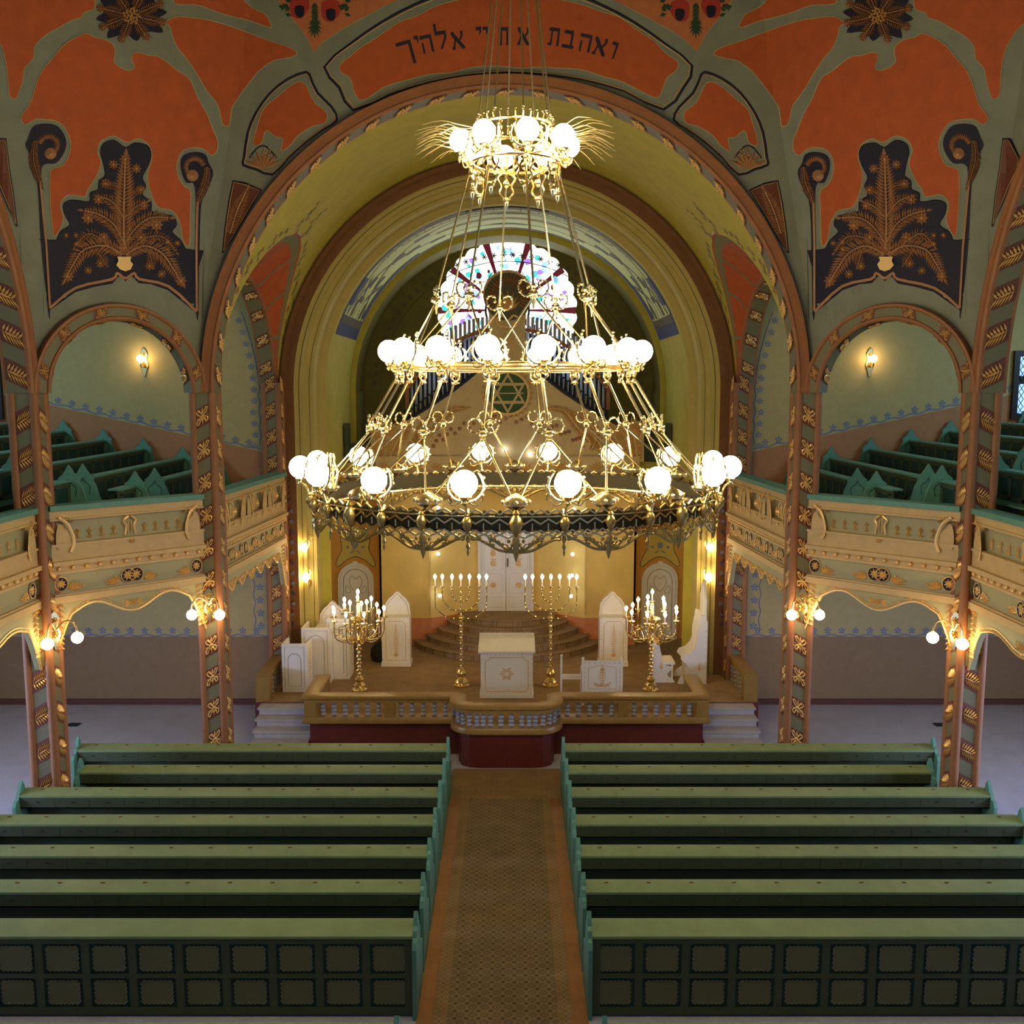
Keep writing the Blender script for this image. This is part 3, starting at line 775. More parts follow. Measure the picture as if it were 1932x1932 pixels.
# ------------------------------------------------------------ end wall of galleries and aisles
def flower(mb, fr, u, v, r=.055):
    for i in range(5):
        a = 2*pi*i/5+.3; mb.disc(fr, u+r*cos(a), v+r*sin(a), r*.5, .004, .006, 6)
    mb.disc(fr, u, v, r*.45, .006, .007, 6)
def build_side(s):
    q = SIDE[s]
    mb = MB('wall_olive'); XO = 13.5
    mb.bx(s*5.04, s*XO, YE, YE+.25, 0, 10.2)
    fr = lambda u, v, h: V(s*u, YE-h, v)
    mb.use('dado_pink'); z_ = lambda x: 5.83+(x-5.5)*.222
    mb.flat([(5.06, 4.3), (XO, 4.3), (XO, z_(XO)), (5.5, z_(5.5)), (5.06, z_(5.06))], fr, .004, None)
    mb.use('blue_paint')
    L = [(5.5+i*.06, z_(5.5+i*.06)+.05+.02*sin(i*.9)) for i in range(80)]
    mb.line(L, fr, .03, .008)
    for i in range(20): flower(mb, fr, 5.75+i*.30, z_(5.75+i*.30)+.14)
    # vertical trail beside the pier
    zz = [5.95+i*.05 for i in range(60)]
    cx = lambda z: 5.50+.02*sin(z*18) if z < 7.4 else 5.50+.18*(z-7.4)**1.5
    mb.line([(cx(z), z) for z in zz], fr, .022, .008)
    for i in range(12): flower(mb, fr, cx(5.95+i*.25)+.12, 5.95+i*.25, .05)
    # lower zone
    mb.use('dado_tan'); mb.bx(s*5.06, s*XO, YE-.006, YE, 0, 1.6)
    mb.use('blue_paint'); mb.line([(5.2+i*.06, 1.63+.02*sin(i*.9)) for i in range(100)], fr, .03, .008)
    for i in range(24): flower(mb, fr, 5.4+i*.32, 1.74)
    mb.line([(5.75+.02*sin(i*.8), 1.7+i*.05) for i in range(45)], fr, .022, .008)
    for i in range(8): flower(mb, fr, 5.62, 1.85+i*.3, .06)
    mb.use('skirting'); mb.bx(s*5.06, s*XO, YE-.03, YE, 0, .14)
    # dark framed window high in the corner of the gallery
    struct(mb.build('wall_far_'+q))
    w = MB('win_dark'); x0, x1 = 11.28, 12.4
    w.bx(s*(x0-.12), s*(x1+.1), YE-.1, YE-.005, 6.55, 8.05)
    w.use('win_blue')
    for (a, b) in ((6.68, 7.32), (7.5, 7.92)):
        for k in range(3):
            X0 = x0+k*.37; w.bx(s*X0, s*(X0+.3), YE-.115, YE-.10, a, b)
    w.use('win_dark')
    for k in range(9):
        for m_ in range(8):
            c = V(s*(x0+.05+k*.13), YE-.12, 6.75+m_*.16)
            w.box(c, (.012, .012, .19), (V(cos(.6),0,sin(.6)), V(0,1,0), V(-sin(.6),0,cos(.6)))); w.box(c, (.012, .012, .19), (V(cos(.6),0,-sin(.6)), V(0,1,0), V(sin(.6),0,cos(.6))))
    struct(w.build('window_'+('2' if s < 0 else '3'), None, False))
    o = MB('wall_olive'); o.bx(s*XO, s*(XO+.2), 1, YE+.25, 0, 10.2)
    struct(o.build('wall_outer_'+q, None, False))
    for wi, (wy, wz0, wz1, ww) in enumerate(((11.5, 7.7, 9.9, .8), (17.5, 7.7, 9.9, .8), (12.0, 1.1, 3.4, 2.4))):
        wn = MB('win_dark'); wn.bx(s*13.42, s*13.5, wy-ww-.1, wy+ww+.1, wz0-.1, wz1+.1); wn.use('win_blue'); nn = 2 if ww < 1 else 5
        for k in range(nn):
            a_ = wy-ww+k*2*ww/nn+.04; b_ = wy-ww+(k+1)*2*ww/nn-.04
            wn.bx(s*13.41, s*13.42, a_, b_, wz0, (wz0+wz1)/2-.04); wn.bx(s*13.41, s*13.42, a_, b_, (wz0+wz1)/2+.04, wz1)
        struct(wn.build('window_%d' % (4+wi+(3 if s > 0 else 0)), None, False))
    c = MB('wall_olive')
    c.extrude([(5.25, YE+.25), (5.25, 17.35), (7.6, 15.0), (7.6, 1.0), (XO+.2, 1.0), (XO+.2, YE+.25)], lambda u, v, h: V(s*u, v, 10.1+h), .2)
    c.extrude([(5.25, YE+.25), (5.25, 17.35), (7.6, 15.0), (7.6, 1.0), (XO+.2, 1.0), (XO+.2, YE+.25)][::-1], lambda u, v, h: V(s*u, v, 10.1), .0)
    struct(c.build('ceiling', None, False))
    # raked gallery floor in steps and its soffit
    g = MB('wood_floor')
    for i in range(9):
        x = 5.35+i*.87; z = 4.62+i*.2
        yy = 17.2 if x < 7.3 else 1.0
        g.bx(s*x, s*(x+.87), max(yy, 1.0) if x > 7.2 else 15.0+ (7.25-x)*1.0 , YE-.03, z-.2, z)
    g.use('gal_tan'); 
    pts = [(5.3, YE-.03), (5.3, 17.1), (7.35, 15.0), (7.35, 1.0), (13.4, 1.0), (13.4, YE-.03)]
    g.extrude(pts, lambda u, v, h: V(s*u, v, 4.05+h), .32)
    struct(g.build('floor', None, False))
for s in (-1, 1): build_side(s)

# ------------------------------------------------------------ floors
f = MB('stone'); f.bx(-13.7, 13.7, 1, YE+6, -.12, 0)
struct(f.build('floor', None, False))
for s in (-1, 1):
    fl = MB('wood_floor'); fl.bx(s*.80, s*.99, 4, 16.5, 0, .02)
    struct(fl.build('trim_1' if s < 0 else 'trim_2', None, False))
c = MB('carpet'); c.bx(-.80, .80, 4, 16.5, 0, .028)
for s in (-1, 1): c.use('carpet_fine'); c.bx(s*.64, s*.80, 4, 16.5, .028, .031)
tag(c.build('runner_carpet', None, False), 'long brown patterned carpet runner in the central aisle', 'carpet')
c = MB('carpet_fine'); c.bx(-1.02, 1.02, 16.505, 17.9, 0, .02)
tag(c.build('crossing_carpet', None, False), 'finely patterned brown carpet between front pews and platform', 'carpet')
for s in (-1, 1):
    g = MB('grate'); g.bx(s*9.25, s*9.5, 20.3, 20.5, 0, .012)
    for k in range(5): g.bx(s*(9.28+k*.045), s*(9.30+k*.045), 20.31, 20.49, .012, .02)
    tag(g.build('floor_grate', None, False), f'small dark metal grate in the pale floor of the {SIDE[s]} aisle', 'grate')
# ------------------------------------------------------------ gallery parapets
def parapet(A, B, s, label, lobes, beads, units, end0=True, end1=True, big=1):
    """front of a gallery from A to B (x,y); hall lies to the given side"""
    A = V(A[0], A[1], 0); B = V(B[0], B[1], 0); L = (B-A).length; U = (B-A).normalized(); Z = V(0,0,1)
    N = V(U.y, -U.x, 0); mid = (A+B)/2
    if N.dot(V(0, YC, 0)-mid) < 0: N = -N
    root = thing('gallery_parapet', label, 'balcony', (mid.x, mid.y, 4.0), 'gallery fronts')
    fr = lambda u, v, h: A+U*u+Z*v+N*h
    def band(mb, z0, z1, h0, h1, m, top=None):
        mb.use(m); mb.box(fr(L/2, (z0+z1)/2, (h0+h1)/2), (L, abs(h1-h0), z1-z0), (U, N, Z))
    c = MB('teal'); band(c, 5.33, 5.41, -.16, .17, 'teal'); c.build('cap_rail', root)
    p = MB('gal_tan')
    band(p, 4.05, 5.33, -.12, .02, 'gal_grey'); band(p, 5.19, 5.33, 0, .10, 'gal_tan'); band(p, 5.17, 5.20, 0, .13, 'gal_tan')
    band(p, 4.52, 4.78, 0, .10, 'gal_tan'); band(p, 4.76, 4.80, 0, .13, 'gal_tan'); band(p, 4.46, 4.53, 0, .17, 'gal_tan'); band(p, 4.36, 4.47, 0, .08, 'gal_tan')
    band(p, 3.86, 4.36, -.1, .04, 'gal_grey'); band(p, 4.32, 4.36, 0, .10, 'gal_tan'); band(p, 3.86, 3.97, 0, .12, 'gal_tan'); band(p, 3.97, 4.0, 0, .08, 'gal_tan')
    for k in range(1, units):
        band_w = .1; p.use('gal_tan'); p.box(fr(L*k/units, 4.985, .05), (.1, .1, .40), (U, N, Z)) if units > 1 else None
    p.build('panel', root)
    b0 = None; q0 = fr(L*.5/beads, 4.415, .105)
    for i in range(beads):
        if b0 is None:
            b = MB('gold'); b.ball(q0, .028*big, 8, 5); b0 = b.build('bead', root)
        else:
            o = b0.copy(); COL.objects.link(o); o.location = b0.location+(fr(L*(i+.5)/beads, 4.415, .105)-q0)
    UL = L/units
    for k in range(units):
        o = UL*k; f2 = lambda u, v, h, o=o: fr(o+u, v, .02+h)
        for e, sg in ((.22, 1), (UL-.22, -1)):           # harp scrolls at both ends
            g = MB('gal_tan'); g.flat(smooth([(e-.12*sg,4.72),(e+.06*sg,4.74),(e+.10*sg,4.86),(e+.02*sg,5.02),(e-.08*sg,5.12),(e-.14*sg,4.95)], 3, True), f2, .10)
            g.use('gold'); g.line(smooth([(e-.1*sg,5.22),(e+.02*sg,5.13),(e+.09*sg,4.98),(e+.12*sg,4.80),(e+.07*sg,4.66)], 4), f2, .05, .13)
            for i in range(5): g.rose(f2, e-.08*sg+.045*i*sg, 5.2-.01*i, .045, .08, .13, 5)
            for i in range(5): g.leaf(f2, e-.02*sg, 5.12-i*.02, -1.6+i*.3*sg, .08, .03, .09, .13)
            g.build('harp_scroll', root, False)
        m_ = UL/2; g = MB('gold')                         # lyre in the middle
        for sg in (-1, 1):
            g.line(smooth([(m_+sg*.02,5.14),(m_+sg*.10,5.07),(m_+sg*.065,4.98),(m_+sg*.09,4.84)], 4), f2, .035, .06)
            g.line(smooth([(m_+sg*.02,5.08),(m_+sg*.03,4.95),(m_+sg*.02,4.84)], 4), f2, .02, .05)
            g.leaf(f2, m_, 5.12, pi/2+sg*.7, .10, .04, .02, .06)
        g.leaf(f2, m_, 5.12, pi/2, .12, .05, .02, .07)
        for i in range(5): g.leaf(f2, m_, 4.76, -pi/2+(i-2)*.5, .07, .03, .10, .13)
        g.build('lyre_ornament', root, False); n = 4
        for sg in (-1, 1):
            for i in range(n):
                g = MB('gold')
                u = m_+sg*(.16+(UL/2-.16-.34)*(i+.5)/n)
                g.leaf(f2, u, 4.84, pi/2, .15, .03, .01, .05); g.rose(f2, u, 4.98, .035, .01, .04, 4)
                for w in (-1, 1): g.leaf(f2, u, 4.85, pi/2+w*1.1, .07, .03, .01, .04); g.leaf(f2, u, 4.93, pi/2+w*.8, .06, .03, .01, .04)
                g.build('sprig_ornament', root, False)
        # frieze medallions
        f3 = lambda u, v, h, o=o: fr(o+u, v, .04+h)
        for (u, w) in ((m_-.07, .115), (m_+.07, .115), (.14, .10), (UL-.14, .10)):
            pts = [(u+w*cos(2*pi*i/20), 4.16+.115*sin(2*pi*i/20)) for i in range(20)]
            g = MB('navy'); g.flat(pts, f3, .012); g.use('gold'); g.line(pts, f3, .016, .03, True)
            for i in range(8): g.leaf(f3, u, 4.16, i*pi/4+.5, w*.85, .04, .014, .04)
            g.build('frieze_medallion', root, False)
        for sg in (-1, 1):
            for base, dr in ((m_+sg*.22, sg), (m_+sg*(UL/2-.27), -sg)):
                g = MB('gold')
                for i in range(7):
                    g.leaf(f3, base, 4.04, (0 if dr > 0 else pi)+dr*(.05+i*.24), .26-.02*i, .045, .002, .04)
                g.disc(f3, base+dr*.02, 4.08, .035, .01, .05, 7)
                for i in range(4): g.disc(f3, base+dr*(.06+.05*i), 4.16-.02*i, .022, .01, .04, 6)
                g.build('frieze_leaf', root, False)
    # scalloped valance
    v = MB('gal_grey'); K = 14*lobes
    def zb(t):
        e = min(t, 1-t)*L
        base = 3.80 if L < 3.2 else 3.66
        c_ = base-(.20 if L < 3.2 else .14)*(.5-.5*cos(2*pi*t*lobes+pi))**1 if False else base-(.24 if L < 3.2 else .16)*(.5+.5*cos(2*pi*lobes*t))
        if e < .42: c_ = min(c_, base-(1-e/.42)**1.6*.78)
        return c_
    low = [(L*i/K, zb(i/K)) for i in range(K+1)]
    v.extrude([(0, 3.87), (L, 3.87)]+low[::-1], lambda u, w, h: fr(u, w, h-.05), .10)
    v.use('gold'); v.tube([fr(u, w, .055) for u, w in low], .020, 5)
    v.tube([fr(u, min(w+.05, 3.85), .055) for u, w in low[1:-1]], .008, 4)
    f4 = lambda u, w, h: fr(u, w, .05+h)
    for k in range(0, K, 2): v.disc(f4, low[k][0], low[k][1]+.03, .018, 0, .02, 6)
    for k in range(1, lobes):
        u = L*k/lobes; zc = zb(k/lobes)+.14
        v.rose(f4, u, zc, .06, 0, .04)
        for sg in (-1, 1):
            for i in range(3): v.leaf(f4, u+sg*.04, zc, (0 if sg > 0 else pi)+sg*(.5-i*.5), .14, .045, 0, .035)
    for e, sg in ((.08, 1), (L-.08, -1)):
        for i in range(9):
            z = 3.82-i*.085; v.leaf(f4, e, z, -pi/2+sg*1.0, .13-.007*i, .05, 0, .05); v.leaf(f4, e, z, -pi/2-sg*.8, .06, .04, 0, .05)
    v.build('scalloped_valance', root, True, 18)
    return root
for s in (-1, 1):
    q = SIDE[s]
    d = .16
    parapet((s*(AP-.12), YC+BB+.12), (s*(BB+.12), YC+AP-.12), s, f'short cream gallery front with gilt relief set diagonally between two piers on the {q}', 2, 12, 1, big=1.2)
    parapet((s*(BB-.02), YC+AP+.25), (s*4.98, YE-.46), s, f'cream gallery front running from nave pier back to the end wall on the {q}', 7, 44, 3)
    parapet((s*(AP), YC+BB-.2), (s*(AP), YC+BB-6.2), s, f'cream gallery front leaving the picture at the {q} edge of the hall', 4, 30, 2, big=1.3)

# ------------------------------------------------------------ pews of the main floor
def end_profile(front):
    return [(-.26,0),(-.26,.86),(-.22,.93),(-.15,.95),(-.12,1.02),(-.07,1.05),(-.055,1.11),(-.03,1.15),(0,1.2),(.03,1.15),(.055,1.11),(.07,1.05),(.12,1.02),(.15,.95),(.20,.92),(.22,.84),(.24,.66),(.34,.62),(.46,.60),(.50,.54),(.48,.44),(.50,.3),(.52,0)]
def scallop_rect(x0, x1, z0, z1, n, m, a=.012):
    pts = []
    for (xa, za, xb, zb_, k) in ((x0,z0,x1,z0,n),(x1,z0,x1,z1,m),(x1,z1,x0,z1,n),(x0,z1,x0,z0,m)):
        L = sqrt((xb-xa)**2+(zb_-za)**2); nx, nz = -(zb_-za)/L, (xb-xa)/L
        for i in range(k*4):
            t = i/(k*4); o = a*abs(sin(pi*t*k)); pts.append((xa+(xb-xa)*t-nx*-o*-1, za+(zb_-za)*t-nz*-o*-1))
    return pts
ROWS = [16.4, 15.41, 14.49, 13.50, 12.54, 11.59, 10.67, 8.76]
ORD = ['front row', 'second row', 'third row', 'fourth row', 'fifth row', 'sixth row', 'seventh row with the panelled back', 'nearest row, cut by the picture edge']
def pew(s, y, xo, k):
    xi = .98; q = SIDE[s]; sd = .26 if k == 0 else .37; sx_ = 6.95 if k == 2 else xo-.05; X0, X1 = (xi, xo); mid = s*(X0+X1)/2
    root = thing('pew', f'long green pew {q} of the aisle, {ORD[k]}', 'pew', (mid, y, 0), 'long green pews on the main floor')
    prof = end_profile(k)
    for x in (X0, X1-.05):
        e = MB('teal'); e.extrude(prof, lambda u, v, h: V(s*(x+h), y+u, v), .05)
        e.flat(prof, lambda u, v, h: V(s*x, y+u, v), 0)
        e.use('pew_green'); sc_ = [(u*.72+.02, .08+v*.80) for u, v in prof]
        for xx in (x-.004, x+.054): e.line(sc_, lambda u, v, h: V(s*xx, y+u, v), .02, .0, True)
        e.build('end_panel', root, True, 25)
    full = k in (6, 7); ne = -.20 if full else -.13
    x0, x1 = X0+.05, X1-.05
    d = MB('pew_green'); d.extrude([(ne, .97), (ne, 1.0), (.10, 1.035), (.14, 1.03), (.14, .99), (.1, .985)], lambda u, v, h: V(s*(x0+h), y+u, v), x1-x0)
    n = int((x1-x0)/.52)
    d.use('brown_dark')
    for i in range(n):
        xx = x0+(i+.5)*(x1-x0)/n
        if not full or k == 7: d.box(V(s*xx, y+.055, 1.033), (.05, .018, .006))
    d.build('desk_top', root)
    if not full:
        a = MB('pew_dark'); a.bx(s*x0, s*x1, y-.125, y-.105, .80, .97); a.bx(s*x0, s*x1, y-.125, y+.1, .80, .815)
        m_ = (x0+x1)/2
        a.use('pew_deep_green')
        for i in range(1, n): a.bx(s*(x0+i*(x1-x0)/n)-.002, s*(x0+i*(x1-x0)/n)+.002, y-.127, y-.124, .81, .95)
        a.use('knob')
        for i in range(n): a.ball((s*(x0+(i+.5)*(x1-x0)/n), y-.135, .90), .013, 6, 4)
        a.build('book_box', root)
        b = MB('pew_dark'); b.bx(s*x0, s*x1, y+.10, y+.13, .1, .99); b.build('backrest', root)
    else:
        b = MB('pew_dark'); b.bx(s*x0, s*x1, y-.16, y-.11, .03, .97)
        b.bx(s*x0, s*x1, y-.187, y-.16, .90, .968); b.bx(s*x0, s*x1, y-.187, y-.16, .48, .53); b.bx(s*x0, s*x1, y-.187, y-.16, .03, .12)
        n2 = 12; w = (x1-x0)/n2
        fr = lambda u, v, h: V(s*u, y-.16-h, v)
        for i in range(n2+1):
            xx = min(max(x0+i*w, x0+.05), x1-.05); b.use('pew_dark'); b.bx(s*(xx-.045), s*(xx+.045), y-.185, y-.16, .032, .966)
        for i in range(n2):
            for z0, z1 in ((.12, .48), (.53, .90)):
                xa, xb = x0+i*w+.045, x0+(i+1)*w-.045
                b.use('pew_deep_green'); b.line([(xa,z0),(xb,z0),(xb,z1),(xa,z1)], fr, .05, .008, True)
                b.flat([(xa,z0),(xb,z0),(xb,z1),(xa,z1)], fr, .001)
                b.use('pew_mid'); pts = scallop_rect(xa+.055, xb-.055, z0+.05, z1-.05, 7, 5, .02)
                b.extrude(pts, fr, .014); b.line(pts, fr, .012, .02, True)
        b.build('panelled_back', root, True, 25)
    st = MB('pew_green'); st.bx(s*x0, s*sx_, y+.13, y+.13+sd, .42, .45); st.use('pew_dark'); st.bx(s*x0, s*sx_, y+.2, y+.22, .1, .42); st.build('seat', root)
for s in (-1, 1):
    for k, y in enumerate(ROWS):
        pew(s, y, 7.48 if k == 0 else 7.0 if k == 1 else 7.52, k)

# ------------------------------------------------------------ gallery pews: rows climbing towards the outer walls
def gallery_pew(s, x, y0, y1, z, label, group, near=True):
    root = thing('gallery_pew', label, 'pew', (s*x, (y0+y1)/2, z), group)
    b = MB('pew_dark'); b.bx(s*x, s*(x+.04), y0, y1, z, z+.86)
    b.bx(s*(x-.02), s*x, y0, y1, z+.78, z+.86); b.bx(s*(x-.02), s*x, y0, y1, z+.42, z+.47)
    n = max(1, int((y1-y0)/.42)); w = (y1-y0)/n
    for i in range(n+1):
        yy = min(max(y0+i*w, y0+.04), y1-.04); b.bx(s*(x-.02), s*x, yy-.04, yy+.04, z, z+.8)
    b.use('pew_deep_green')
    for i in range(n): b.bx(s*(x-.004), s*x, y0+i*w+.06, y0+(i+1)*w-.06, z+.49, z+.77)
    b.build('panelled_back', root)
    t = MB('teal'); t.bx(s*(x-.04), s*(x+.20), y0, y1, z+.86, z+.89); t.build('ledge', root)
    st = MB('teal'); st.bx(s*(x-.30), s*(x-.02), y0, y1, z+.38, z+.41); st.build('seat', root)
    prof = [(-.30,0),(-.30,.36),(-.29,.50),(-.26,.58),(-.22,.74),(-.17,.84),(-.18,.92),(-.10,.98),(-.05,1.06),(.0,1.14),(.05,1.06),(.10,.98),(.18,.92),(.17,.84),(.20,.74),(.20,0)]
    for yy in ((y0-.045, y1) if near else (y1,)):
        e = MB('teal'); e.extrude(prof, lambda u, v, h: V(s*(x+u), yy+h, z+v), .045); e.flat(prof, lambda u, v, h: V(s*(x+u), yy, z+v), 0)
        e.use('pew_deep_green'); e.line(smooth([(-.1,.62),(-.12,.76),(-.03,.84),(0,.9),(.03,.84),(.12,.76),(.1,.62)], 3), lambda u, v, h: V(s*(x+u), yy-.004-h, z+v), .012, .004)
        e.build('end_panel', root, True, 25)
GX = [5.75, 6.45, 7.2, 8.07, 8.95, 9.82, 10.7, 11.55, 12.4]
GN = ['lowest row', 'second row up', 'third row up', 'fourth row up', 'fifth row up', 'sixth row up', 'seventh row up', 'eighth row up', 'topmost row']
for s in (-1, 1):
    q = SIDE[s]
    for i, x in enumerate(GX):
        if i == 0: continue
        z = 4.64+max(0, (x-5.35))//.87*.2
        z = 5.70-.89+(x-7.2)*.226 if i else 4.62
        y0 = {0: 19.6, 1: 17.9, 2: 16.62}.get(i, 16.75)
        gallery_pew(s, x, y0, YE-.12, z, f'teal panelled pew in the {q} gallery, far block by the end wall, {GN[i]}', 'teal pews in the far gallery blocks')
        if i >= 1: gallery_pew(s, x, {1: 16.25, 2: 15.45}.get(i, 9.0), {1: 16.92, 2: 16.05}.get(i, 15.95), z+.02, f'teal panelled pew in the {q} gallery, nearer block behind the side arch, {GN[i]}', 'teal pews in the nearer gallery blocks', i > 2)

# ------------------------------------------------------------ platform, steps, balustrade
PZ = .72
p = MB('carpet_fine')
bow = [(-3.9,18.7),(-.93,18.7),(-.93,18.35),(-.86,18.12),(-.70,18.0),(-.45,17.97),(.45,17.97),(.70,18.0),(.86,18.12),(.93,18.35),(.93,18.7),(3.9,18.7),(3.9,19.75),(5.26,19.75),(5.26,21.35),(4.9,21.35),(4.9,25.0),(-4.9,25.0),(-4.9,21.35),(-5.26,21.35),(-5.26,19.75),(-3.9,19.75)]
t = cdt(bow); p.add([(x, y, PZ) for x, y in t[0]], t[1]); p.use('burgundy')
nb = len(bow)
p.add([(x, y, PZ) for x, y in bow]+[(x, y, 0) for x, y in bow], [(i, (i+1) % nb, nb+(i+1) % nb, nb+i) for i in range(nb)])
tag(p.build('platform', None, True, 30), 'raised platform with burgundy base, bowed front and brown carpet', 'platform')
for s in (-1, 1):
    st = MB('step_stone'); n = 5
    for i in range(n):
        z1 = PZ-(i)*PZ/5-.02 if i else PZ-.02
        st.bx(s*3.93, s*(5.10-.02*i), 19.75-(i+1)*.29, 19.75-i*.29, 0, z1-.02)
        st.bx(s*3.93, s*(5.13-.02*i), 19.75-(i+1)*.29-.03, 19.75-i*.29, z1-.04, z1)
    tag(st.build('stone_steps', None), f'short flight of pale stone steps at the {SIDE[s]} of the platform', 'stairs', 'stone steps up to the platform')
    lw = MB('rail_stone')
    lw.bx(s*4.98, s*5.24, 19.82, 21.34, 1.20, 1.30); lw.bx(s*5.02, s*5.20, 19.9, 21.34, PZ, 1.20)
    lw.bx(s*4.96, s*5.25, 19.8, 20.02, PZ, 1.26)
    lw.use('baluster_blue')
    for i in range(6):
        for k in range(4): lw.disc(lambda u, v, h: V(s*(5.019-h), u, v), 20.12+i*.22, .80+k*.10-.03*(i % 2), .045, 0, .03, 7)
    tag(lw.build('side_parapet', None), f'low ochre stone wall with pierced lozenges beside the platform, {SIDE[s]} side', 'wall')

def balustrade():
    root = thing('balustrade', 'ochre stone balustrade with beaded blue balusters along the platform front', 'balustrade', (0, 18.4, PZ))
    def arc(x0, y0, x1, y1, bowx, n=8):
        return [(x0+(x1-x0)*sin(pi/2*i/n), y0+(y1-y0)*(1-cos(pi/2*i/n))) for i in range(n+1)]
    half = [(3.86, 20.0), (3.86, 18.66), (1.02, 18.66), (.94, 18.60)] + [(.94-.38*(1-cos(pi/2*i/8)), 18.36-.34*sin(pi/2*i/8)) for i in range(9)]
    path = [(-x, y) for x, y in half]+[(x, y) for x, y in half[::-1]]
    def sweep(mb, prof):
        m = len(prof); n = len(path); vs = []
        for i, (x, y) in enumerate(path):
            a = path[i-1] if i else path[i]; b = path[i+1] if i < n-1 else path[i]
            d1 = V(x-a[0], y-a[1], 0); d2 = V(b[0]-x, b[1]-y, 0)
            d1 = d1.normalized() if d1.length > 0 else d2.normalized(); d2 = d2.normalized() if d2.length > 0 else d1
            n1 = V(d1.y, -d1.x, 0); n2 = V(d2.y, -d2.x, 0); nn = (n1+n2).normalized(); nn = nn/max(.5, nn.dot(n1))
            for h, z in prof: vs.append((x+nn.x*h, y+nn.y*h, z))
        mb.add(vs, [(i*m+j, i*m+(j+1) % m, (i+1)*m+(j+1) % m, (i+1)*m+j) for i in range(n-1) for j in range(m)])
    r = MB('rail_stone'); sweep(r, [(-.15,1.19),(-.15,1.23),(-.12,1.25),(.12,1.25),(.16,1.23),(.16,1.19),(.11,1.16),(.11,1.10),(-.11,1.10),(-.11,1.16)]); r.build('handrail', root, True, 30)
    b = MB('rail_stone'); sweep(b, [(-.13,PZ),(-.13,PZ+.09),(.13,PZ+.09),(.15,PZ+.05),(.15,PZ-.02),(.13,PZ-.04)]); b.build('base_course', root, True, 30)
    zlo, zhi = PZ+.08, 1.11; hh = (zhi-zlo)/4
    prof = [(.03, zlo)]
    for k in range(4):
        for j in range(5):
            a = pi*j/4; prof.append((.022+.034*sin(a), zlo+hh*(k+j/4)))
    prof.append((.03, zhi))
    spots = []
    for s in (-1, 1):
        for x in (3.62,3.40,3.18,2.96,2.74,2.52, 2.08,1.86,1.64,1.42,1.20,1.03): spots.append((s*x, 18.66))
        for y in (18.9, 19.15, 19.4, 19.65): spots.append((s*3.86, y))
        for i in (0, 2, 4, 6, 8): spots.append((s*(.94-.38*(1-cos(pi/2*i/8))), 18.36-.34*sin(pi/2*i/8)))
        for x in (.44, .30, .10): spots.append((s*x+0, 18.02))
    base = None
    for x, y in spots:
        if base is None:
            m = MB('baluster_blue'); m.lathe(prof, (x, y, 0), 9); base = m.build('baluster', root); bx0, by0 = x, y
        else:
            o = base.copy(); COL.objects.link(o); o.location = (base.location.x+x-bx0, base.location.y+y-by0, base.location.z)
    for x, y, w in ((3.86,18.66,.24),(-3.86,18.66,.24),(2.30,18.66,.2),(-2.30,18.66,.2),(3.86,20.02,.22),(-3.86,20.02,.22)):
        m = MB('rail_stone'); m.bx(x-w/2, x+w/2, y-.1, y+.1, PZ+.05, 1.15); m.build('post', root)
balustrade()

